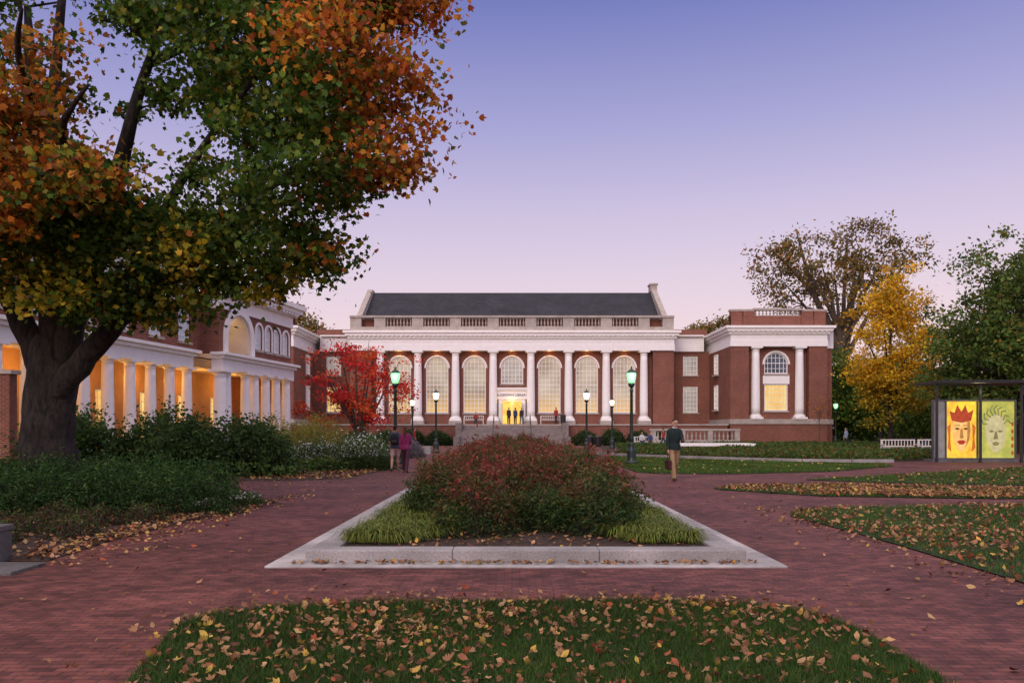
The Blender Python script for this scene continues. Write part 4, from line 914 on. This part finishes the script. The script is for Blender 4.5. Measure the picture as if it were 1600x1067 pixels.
FAR = [
    ('person in a dark coat standing at the left of the library doorway', (-.35, 86.2, 2.2), .3, dict(top=(.03, .03, .05), bottom=(.04, .04, .06))),
    ('person in a blue jacket standing in the middle of the library doorway', (.35, 85.8, 2.2), 2.8, dict(top=(.04, .06, .12), bottom=(.03, .03, .04))),
    ('person in a dark top stepping out at the right of the library doorway', (1.05, 86.4, 2.2), -.3, dict(top=(.05, .03, .03), bottom=(.1, .1, .14), legs=((18, 5), (-15, 12)))),
    ('person in a red top sitting on the terrace bench left of the door', (-3.95, 87.15, 2.2), 0, dict(top=(.3, .04, .03), bottom=(.04, .04, .06), **SIT)),
    ('person in red standing beside the terrace bench right of the door', (4.75, 86.0, 2.2), .4, dict(top=(.35, .04, .03), bottom=(.03, .03, .04))),
    ('person in a red top walking by the red tree left of the steps', (-8.7, 71, 0), PI/2, dict(top=(.4, .04, .03), bottom=(.05, .05, .08), legs=((20, 5), (-18, 14)))),
    ('person in a white top sitting on the bench right of the steps, left of two', (12.0, 73.55, 0), 0, dict(top=(.6, .6, .62), bottom=(.04, .05, .1), **SIT)),
    ('person in navy sitting on the bench right of the steps, right of two', (12.75, 73.55, 0), 0, dict(top=(.05, .07, .18), bottom=(.05, .05, .06), **SIT)),
    ('person in red walking just right of the bench by the library steps', (13.9, 73.2, 0), 1.5, dict(top=(.45, .05, .05), bottom=(.04, .05, .12), legs=((20, 5), (-18, 14)))),
    ('person in dark clothes walking at the right end of the group by the steps', (14.8, 73.4, 0), 1.4, dict(top=(.03, .03, .035), bottom=(.05, .05, .07), legs=((-18, 14), (20, 5)))),
    ('person in a pale blue shirt walking near the far right lamp post', (30.2, 72, 0), -1.4, dict(top=(.3, .38, .5), bottom=(.05, .05, .07), legs=((18, 5), (-18, 14)))),
    ('person in dark clothes walking behind the bicycles on the far right', (32.4, 70, 0), -1.5, dict(top=(.04, .03, .05), bottom=(.06, .06, .08), legs=((18, 5), (-18, 14)))),
]
for i, (lb, lc, rz, kw) in enumerate(FAR): person(lb, lc, rz, R.uniform(1.66, 1.82), key='far%d' % i, vox=.02, **kw)

# ------------------------------------------------------------------ big tree
bx, by = -12.5, 21.5
def rel(l): return [(x-bx, y-by, z) for x, y, z in l]
def sc(l, k): return [v*k for v in l]
limbs = [
    (rel([(-12.5, 21.5, -.2), (-12.5, 21.5, .5), (-12.48, 21.5, 1.8), (-12.4, 21.5, 3.2), (-12.35, 21.5, 4.0)]), [.92, .73, .65, .63, .46]),
    (rel([(-12.4, 21.5, 3.2), (-12.45, 21.6, 4.6), (-12.7, 21.8, 6.2), (-13.1, 22, 9.7), (-13.7, 22.5, 13.5)]), sc([.55, .46, .37, .26, .1], .78)),
    (rel([(-12.2, 21.4, 3.0), (-11.75, 21.3, 4.4), (-11.1, 21.1, 6), (-10.5, 20.9, 7.6), (-9.8, 20.6, 9.8), (-8.6, 20.2, 12.6)]), sc([.5, .44, .38, .31, .2, .08], .74)),
    (rel([(-12.2, 21.3, 2.5), (-11.5, 21.1, 3.25), (-10.5, 20.8, 4.15), (-9.3, 20.4, 5.1), (-7.95, 20, 5.85), (-6.4, 19.6, 7.1), (-4.6, 19.2, 8.4)]), sc([.4, .37, .31, .25, .18, .11, .04], .85)),
    (rel([(-12.6, 21.5, 3.0), (-13.3, 21.3, 4.9), (-14.4, 20.9, 6.6), (-16, 20.5, 9)]), sc([.45, .4, .3, .1], .74)),
    (rel([(-12.3, 21.5, 3.5), (-12.0, 21.2, 5.4), (-11.75, 20.8, 7.2), (-11.7, 20.3, 9.7), (-11.2, 20, 13.4)]), sc([.5, .4, .32, .22, .08], .74)),
    (rel([(-9.5, 20.4, 4.95), (-9.1, 20.2, 6.5), (-8.1, 19.9, 8), (-6.6, 19.5, 9.8), (-5.2, 19.2, 11.2)]), [.15, .13, .1, .07, .03]),
    (rel([(-10.9, 21, 6.4), (-10.2, 19, 7.3), (-9.6, 17, 7.9), (-8.4, 15.8, 8.4)]), [.16, .12, .08, .03]),
    (rel([(-12.6, 21.5, 6.4), (-12.6, 19.4, 7.3), (-12.2, 17.2, 8.0), (-11.6, 15.8, 8.6)]), [.16, .12, .08, .03]),
    (rel([(-11.75, 20.8, 7.2), (-11., 18.6, 8.4), (-10.4, 16.8, 9.4), (-9.6, 15.6, 9.8)]), [.15, .11, .07, .03]),
    (rel([(-9.3, 20.5, 11), (-6.5, 19.8, 11.9), (-4.2, 19.2, 12.3), (-2.6, 18.9, 12.0), (-1.8, 18.8, 11.7)]), [.13, .1, .07, .04, .015]),
]
ells = [(-11-bx, 20-by, 13.0, 7.4, 6., 5.4, 4.2), (-6.5-bx, 19-by, 8.8, 4.1, 4.0, 3.8, 4.6), (-10.2-bx, 15.8-by, 8.2, 3.9, 1.8, 2.4, 1.9), (-2.9-bx, 18.9-by, 11.75, 1.5, .9, .5, .32, 1), (-15-bx, 19-by, 9.5, 4, 4, 3, .9), (-9.3-bx, 19.4-by, 5.7, 2.7, 1.5, 1.7, 1.1, 1), (-13.4-bx, 19.-by, 6.4, 4.2, 1.8, 1.6, 1.3, 1), (-6.4-bx, 19.2-by, 5.8, 2.4, 1.4, 1.0, .5, 1)]
def bigcol(P, Cp, ci):
    n = len(P); g = pal(n, GREEN); o = pal(n, ORANGE); r = pal(n, RUST); y = pal(n, [(1, (.5, .36, .03)), (1, (.32, .3, .03))])
    k = nz(Cp, .6, 1.)+.25*nz(P, 1.2, 4.)
    ao = np.where((Cp[:, 1] < 17.6) & (Cp[:, 2] < 10.6) & (Cp[:, 0] < -6.3), .75, -1.2)
    edge = np.clip((Cp[:, 0]+4.5)/1.3, -1.2, .9)*.85
    a = np.clip((np.maximum(ao, edge)+k*.85)*2., 0, 1)
    a = np.where(rng.uniform(size=n) < a*.96+.01, 1., 0.)[:, None]
    e2 = ((edge > .05) & (rng.uniform(size=n) < .5))[:, None]
    c = g*(1-a)+np.where(e2, r, o)*a
    low = ((Cp[:, 2] < 6.4) & (nz(Cp, 1.1, 2.) > .15) & (rng.uniform(size=n) < .75))[:, None]
    return np.where(low, y, c)
tree('maple_tree', 'huge old maple with thick forking trunk and green to orange leaves at the left', 'tree', (bx, by, 0), limbs, ells, 720, 135, .165, bigcol, rc=.72, seed=4, gap=-.02, flat=.5, shell=.75, twr=.026, kind='broad')

# ------------------------------------------------------------------ other trees
def pcol(items): return lambda P, Cp, ci: pal(len(P), items)
E = [(0, 0, 5.6, 4.6, 3.6, 3.6, 3), (-2.4, 0, 4.0, 3.0, 2.5, 2.4, 1.2), (2, 0, 4.3, 2.6, 2.5, 2.6, 1)]
L = []
for i in range(11):
    a = 2*PI*i/11+.2; rr = R.uniform(2, 4.2); zt = R.uniform(6.5, 9.8)
    L.append(([(0, 0, -.1), (.2*math.cos(a), .2*math.sin(a), 1.2), (rr*.45*math.cos(a), rr*.4*math.sin(a), zt*.5), (rr*math.cos(a), rr*.8*math.sin(a), zt)], [.16, .13, .09, .014]))
REDC = [[(4, (.6, .035, .03)), (2, (.42, .03, .03))], [(3, (.68, .1, .025)), (1, (.6, .05, .025))], [(2, (.7, .2, .04)), (2, (.64, .09, .03))]]
def rcol(P, Cp, ci):
    n = len(P); v = nz(Cp, .8, 5.); a, b, c = (pal(n, q) for q in REDC); return np.where((v > .3)[:, None], c, np.where((v > -.1)[:, None], b, a))
tree('red_maple', 'small bright red multi-stemmed maple in front of the library left wing', 'tree', (-13., 68, 0), L, E, 200, 36, .24, rcol, rc=.85, seed=8, bark='bark2', gap=.08, flat=.4, twr=.028)
E = [(0, 0, 8.2, 3.3, 3.2, 5.4, 3), (.4, 0, 5, 3.1, 3., 3.0, 1.3), (.2, 0, 12.2, 1.9, 1.9, 2.2, .6)]
def ycol(P, Cp, ci):
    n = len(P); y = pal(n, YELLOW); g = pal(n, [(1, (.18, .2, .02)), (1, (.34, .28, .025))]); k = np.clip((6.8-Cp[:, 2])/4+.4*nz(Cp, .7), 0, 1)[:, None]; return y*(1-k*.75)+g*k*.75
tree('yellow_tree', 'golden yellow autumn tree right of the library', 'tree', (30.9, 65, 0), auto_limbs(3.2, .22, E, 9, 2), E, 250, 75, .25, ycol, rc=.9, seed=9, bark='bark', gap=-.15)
E = [(-6.5, 0, 25, 6.5, 6, 5.0, 2), (5, 0, 27, 7, 6, 5.8, 2.2), (0, 0, 20.5, 10, 7, 4.0, 1.2)]
BR = [(3, (.19, .13, .035)), (2, (.27, .16, .04)), (2, (.12, .125, .028)), (1, (.3, .16, .05))]
tree('sycamore_tree', 'tall open brown and olive sycamore rising behind the right end of the library', 'tree', (48, 116, 0), auto_limbs(12, .8, E, 16, 5), E, 250, 38, .5, pcol(BR), rc=1.6, seed=10, bark='bark2', gap=.14, twr=.09)
E = [(0, 0, 9, 5.4, 5, 5.5, 3), (3.5, 0, 10.5, 4.5, 4.5, 4.5, 2), (-2.5, 0, 6.2, 4, 4, 3.5, 1.5), (2, -1, 4.5, 5, 4, 2.5, 1)]
tree('oak_tree', 'broad green tree behind the art kiosk at the right edge', 'tree', (34.5, 54, 0), auto_limbs(3.5, .4, E, 11, 6), E, 460, 75, .29, pcol([(3, (.055, .105, .022)), (3, (.085, .15, .028)), (2, (.13, .18, .034)), (1, (.2, .16, .03))]), rc=.95, seed=12, gap=-.3)
MID = [(3, (.045, .085, .02)), (3, (.07, .12, .024)), (1, (.11, .15, .03))]
WOODS = [((36, 92, 0), 7.5, 'green tree behind the golden yellow tree, left one', GREEN), ((45, 86, 0), 8.5, 'green tree between the golden tree and the broad tree at the right', GREEN), ((41, 70, 0), 6.5, 'mid green tree behind the bicycles and benches', GREEN), ((55, 76, 0), 9, 'large tree rising behind the broad tree at the right edge', MID)]
for i, (b, s, lb, cc) in enumerate(WOODS):
    E = [(0, 0, s*.8, s*.85, s*.7, s*.75, 3), (-s*.4, 0, s*.4, s*.7, s*.6, s*.4, 1.3), (s*.4, 0, s*.45, s*.7, s*.6, s*.4, 1.3)]
    tree('woodland_tree', lb, 'tree', b, auto_limbs(s*.4, s*.04, E, 7, 20+i), E, 230, 70, .4, pcol(cc), rc=1.4, seed=30+i, gap=-.35)
E = [(0, 0, 16, 6, 5, 4, 1)]
for i, (b, lb) in enumerate([((34, 130, 0), 'brown tree top showing above the library right wing'), ((-34, 120, 0), 'olive tree top behind the library left wing')]):
    tree('distant_tree', lb, 'tree', b, auto_limbs(8, .3, E, 7, 40+i), E, 110, 50, .5, pcol(BR), rc=1.4, seed=50+i, gap=-.1)
rng = np.random.default_rng(77); n = 26000
P = np.c_[rng.uniform(28, 110, n), rng.uniform(96, 125, n), rng.uniform(0, 1, n)**.8]; P[:, 2] *= 8+4*nz(np.c_[P[:, 0], P[:, 1]*0, P[:, 1]*0], .25)
tag(put('woodland', scatter('woodland', P, .8, pal(n, DARK), 'leaf', up=.2)), 'far dark green wood closing the view at the right behind the trees', 'wood', kind='stuff')
yt = empty('young_tree', (27., 70, 0), 'thin young tree with nearly bare twigs before the library right wing', 'tree')
MB().tube([(0, 0, 0), (.03, 0, 1.6), (-.02, .02, 3), (.05, 0, 4.4)], [.05, .04, .025, .006], 7).build('trunk', 'bark2', yt)
tw = MB()
for i in range(22):
    a = R.uniform(0, 6.3); z = R.uniform(1.5, 3.8); l = R.uniform(.5, 1.2); e = Vector((math.cos(a)*l, math.sin(a)*l, z+l*1.0)); tw.tube([(0, 0, z), Vector((math.cos(a)*l*.5, math.sin(a)*l*.5, z+l*.4)), e], [.016, .01, .003], 4)
tw.build('twigs', 'bark2', yt)
n = 260; P = np.c_[rng.normal(0, .6, n), rng.normal(0, .6, n), rng.uniform(2.2, 4.6, n)]
put('crown', scatter('crown', P, .12, pal(n, ORANGE), 'leaf'), yt)

# ------------------------------------------------------------------ shrubs and hedges
def gcol(items): return lambda P, t: pal(len(P), items)
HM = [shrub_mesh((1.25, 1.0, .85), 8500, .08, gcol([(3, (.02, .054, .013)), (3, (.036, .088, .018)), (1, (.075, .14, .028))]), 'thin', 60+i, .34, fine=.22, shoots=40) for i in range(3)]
HS = [stems_mesh((1.1, .9, .8), 60+i) for i in range(3)]
hl = ['nearest the path', 'second from path', 'third from path', 'fourth from path', 'fifth from path', 'farthest left']
for i in range(6): shrub('yew_hedge', 'dark green low hedge plant of the left bed, front row, '+hl[i], 'hedge', (-6.45-1.35*i, 14.9+.25*(i % 2), 0), HM[i % 3], HS[i % 3], i*1.1, (.95, .95, .88))
for i in range(5): shrub('yew_hedge', 'dark green low hedge plant of the left bed, back row, '+hl[i], 'hedge', (-6.9-1.45*i, 16.8+.2*(i % 2), 0), HM[(i+1) % 3], HS[(i+1) % 3], i*1.7, (.95, .95, 1.04))
PMs = [shrub_mesh((.42, .42, .3), 1100, .06, gcol([(2, (.08, .035, .025)), (1, (.12, .055, .03)), (3, (.045, .085, .022)), (1, (.11, .13, .035))]), 'thin', 70+i, .35, shoots=14) for i in range(2)]
PS = stems_mesh((.4, .4, .28), 70, 6)
for i, (x, y) in enumerate([(-6.4, 11.6), (-7.3, 12.1), (-8.3, 12.4), (-6.8, 13.0), (-8.9, 13.2), (-7.7, 13.5), (-6.2, 13.4), (-9.6, 13.8), (-7.2, 10.9)]):
    shrub('low_perennial', 'small maroon and green perennial on the leaf-strewn soil before the left hedge', 'plant', (x, y, 0), PMs[i % 2], PS, i, (1., 1., 1), 'low maroon perennials in the left bed')
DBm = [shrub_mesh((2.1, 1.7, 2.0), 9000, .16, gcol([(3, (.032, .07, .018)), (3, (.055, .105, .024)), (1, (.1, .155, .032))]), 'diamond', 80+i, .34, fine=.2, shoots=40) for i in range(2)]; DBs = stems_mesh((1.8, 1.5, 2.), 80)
for i, (x, y, s, lb) in enumerate([(-9.3, 27.5, .85, 'dark green bush behind the hedge, right one of three'), (-11.8, 28, .98, 'dark green bush behind the hedge, middle one of three'), (-14.6, 27, .95, 'dark green bush behind the big trunk, left one of three')]): shrub('dark_bush', lb, 'bush', (x, y, 0), DBm[i % 2], DBs, i*2., (s, s, s))
def yg(P, t): return pal(len(P), [(2, (.15, .18, .03)), (2, (.23, .2, .035)), (1, (.34, .22, .035)), (1, (.1, .14, .03))])
YM = shrub_mesh((1.7, 1.4, 1.6), 6500, .11, yg, 'thin', 90, .35, fill=.5, shoots=40); YS = stems_mesh((1.5, 1.3, 1.7), 90, 14)
for x, y, s, lb in [(-11.8, 39, 1.2, 'yellow-green loose shrub before the arcade, left one'), (-9.6, 38, 1.05, 'yellow-green loose shrub before the arcade, right one'), (-11.2, 46, 1.3, 'yellow-green shrub farther back by the arcade')]: shrub('yellow_shrub', lb, 'shrub', (x, y, 0), YM, YS, x, (s, s, s))
def wf(P, t):
    n = len(P); c = pal(n, [(2, (.055, .1, .025)), (2, (.08, .13, .034))]); f = (rng.uniform(size=n) < .14)[:, None]&(t > .45)[:, None]; return np.where(f, np.array([.78, .77, .75]), c)
WM = [shrub_mesh((1.3, 1.15, 1.15), 6500, .085, wf, 'diamond', 95+i, .28, shoots=30) for i in range(2)]; WS = stems_mesh((1.1, 1., 1.1), 95)
for i, (x, y, s, lb) in enumerate([(-5.85, 31.5, 1., 'white-flowering shrub beside the two walkers, nearest the path'), (-7.5, 31., .95, 'white-flowering shrub second from the path by the walkers'), (-6.6, 33.5, 1.1, 'white-flowering shrub just behind the two nearest the walkers'), (-9.2, 31.5, .85, 'white-flowering shrub at the left end of the flowering row'), (-6.6, 37, 1.1, 'white-flowering shrub behind the left green-lit lamp post')]): shrub('flowering_shrub', lb, 'shrub', (x, y, 0), WM[i % 2], WS, i*1.4, (s, s, s))
w2 = shrub_mesh((.4, .35, .28), 1400, .05, wf, 'diamond', 99, .3)
for x, y, lb in [(-5.5, 16.4, 'low white-flowered clump at the tip of the left bed'), (-5.75, 15.0, 'low white-flowered clump on the path edge of the left hedge')]: shrub('flower_clump', lb, 'plant', (x, y, 0), w2, PS, x)
lv = shrub_mesh((1.0, 1.0, .85), 4500, .09, gcol([(2, (.17, .15, .17)), (2, (.12, .13, .11)), (1, (.24, .19, .25))]), 'thin', 101, .2, shoots=30)
for x, y, lb in [(-5.9, 45, 'grey lavender bush by the left path, near one'), (-6.3, 48, 'grey lavender bush by the left path, far one')]: shrub('lavender_bush', lb, 'bush', (x, y, 0), lv, WS, x)
bxm = shrub_mesh((1.5, 1.2, 1.5), 4500, .16, gcol(DARK), 'diamond', 103, .15); bxs = stems_mesh((1.3, 1, 1.3), 103)
for sgn, nm in ((-1, 'left'), (1, 'right')):
    for i in range(4): shrub('boxwood_shrub', 'dark clipped shrub against the terrace wall %s of the library steps, %s from the steps' % (nm, ['first', 'second', 'third', 'fourth'][i]), 'shrub', (sgn*(7.6+2.7*i), 81.8, 0), bxm, bxs, i*1., (1, 1, 1.0+.1*(i % 2)))
def cover(name, label, poly, n, h, size, items):
    P = inside(poly, n); z = h*rng.uniform(0, 1, n)**.6*(1+.6*nz(np.c_[P, np.zeros(n)], .8)); Q = np.c_[P, np.maximum(z, .02)]
    tag(put(name, scatter(name, Q, size, pal(n, items), 'leaf')), label, 'ground cover', kind='stuff')
cover('ground_cover', 'low green and rusty planting behind the granite kerb', [(6.4, 50.5), (10.3, 44.2), (14.4, 39.8), (18.3, 39.4), (23.5, 41.5), (25.5, 47), (30, 54), (22, 56), (10, 55)], 30000, .4, .17, MID+[(2, (.1, .14, .025)), (1, (.2, .07, .025))])
cover('ground_cover', 'dark low planting between the stone platform and the terrace', [(8.5, 60), (11.3, 60), (18, 60.5), (30, 60), (38, 66), (33, 76), (20, 76), (16, 70), (9, 70)], 20000, .42, .22, MID+[(1, (.12, .12, .025))])
cover('ground_cover', 'dark ivy-like planting in the left bed around the tree and bushes', [(-7, 25.5), (-5.6, 33), (-6.2, 43), (-7.5, 58), (-13, 58), (-20, 34), (-22, 20), (-12, 20), (-11.2, 25)], 26000, .45, .16, MID+[(1, (.11, .14, .03))])

# ------------------------------------------------------------------ sky, sun, camera
w = bpy.data.worlds.new("World"); SC.world = w; w.use_nodes = True; nt = w.node_tree; nt.nodes.clear()
tc = N(nt, 'ShaderNodeTexCoord'); sp = N(nt, 'ShaderNodeSeparateXYZ'); nt.links.new(tc.outputs['Generated'], sp.inputs[0])
cr = N(nt, 'ShaderNodeValToRGB'); el = cr.color_ramp.elements
stops = [(0., (238, 206, 212)), (.12, (233, 207, 220)), (.19, (220, 199, 222)), (.265, (199, 184, 219)), (.355, (162, 157, 209)), (.475, (109, 114, 186)), (.6, (124, 121, 180)), (.8, (236, 218, 218)), (1., (250, 232, 224))]  # upper stops are an invented pale zenith, out of view, as overhead fill
el[0].position = stops[0][0]; el[0].color = (*s2l(*stops[0][1]), 1); el[1].position = stops[-1][0]; el[1].color = (*s2l(*stops[-1][1]), 1)
for p, c in stops[1:-1]:
    e = el.new(p); e.color = (*s2l(*c), 1)
nt.links.new(sp.outputs[2], cr.inputs['Fac'])
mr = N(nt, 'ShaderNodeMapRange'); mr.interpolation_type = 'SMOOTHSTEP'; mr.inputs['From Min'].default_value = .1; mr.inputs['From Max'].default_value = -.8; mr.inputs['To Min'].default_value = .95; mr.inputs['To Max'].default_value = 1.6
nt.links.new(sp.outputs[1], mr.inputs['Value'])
m2 = N(nt, 'ShaderNodeMapRange'); m2.interpolation_type = 'SMOOTHSTEP'; m2.inputs['From Min'].default_value = .55; m2.inputs['From Max'].default_value = .9; m2.inputs['To Min'].default_value = 1.; m2.inputs['To Max'].default_value = 1.85  # extra zenith brightness added above the frame to light ground and facade
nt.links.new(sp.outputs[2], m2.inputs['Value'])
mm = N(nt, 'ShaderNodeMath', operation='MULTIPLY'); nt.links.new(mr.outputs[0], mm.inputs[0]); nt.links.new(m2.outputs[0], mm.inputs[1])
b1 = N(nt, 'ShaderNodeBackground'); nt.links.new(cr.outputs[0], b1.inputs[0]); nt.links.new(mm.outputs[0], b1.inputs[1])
sk = N(nt, 'ShaderNodeTexSky', sky_type='NISHITA'); sk.sun_disc = False; sk.sun_elevation = math.radians(2); sk.sun_rotation = math.radians(200)
b2 = N(nt, 'ShaderNodeBackground'); nt.links.new(sk.outputs[0], b2.inputs[0]); b2.inputs[1].default_value = .05
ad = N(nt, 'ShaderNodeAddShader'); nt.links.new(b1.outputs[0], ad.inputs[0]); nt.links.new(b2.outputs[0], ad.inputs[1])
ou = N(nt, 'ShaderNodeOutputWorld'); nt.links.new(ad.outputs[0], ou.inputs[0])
sl = bpy.data.lights.new('sun', 'SUN'); sl.energy = 1.4; sl.angle = math.radians(24); sl.color = (1., .85, .73)
so = bpy.data.objects.new('sun', sl); C.objects.link(so); so.rotation_euler = (math.radians(66), 0, math.radians(-20))
cam = bpy.data.cameras.new('camera'); co = bpy.data.objects.new('camera', cam); C.objects.link(co)
co.location = (0, 0, H); co.rotation_euler = (math.radians(90), 0, 0); cam.lens = 28; cam.sensor_width = 36; cam.shift_y = .0866; cam.clip_end = 3000; cam.clip_start = .05
SC.camera = co
SC.view_settings.view_transform = 'Standard'; SC.view_settings.look = 'None'; SC.view_settings.exposure = 0
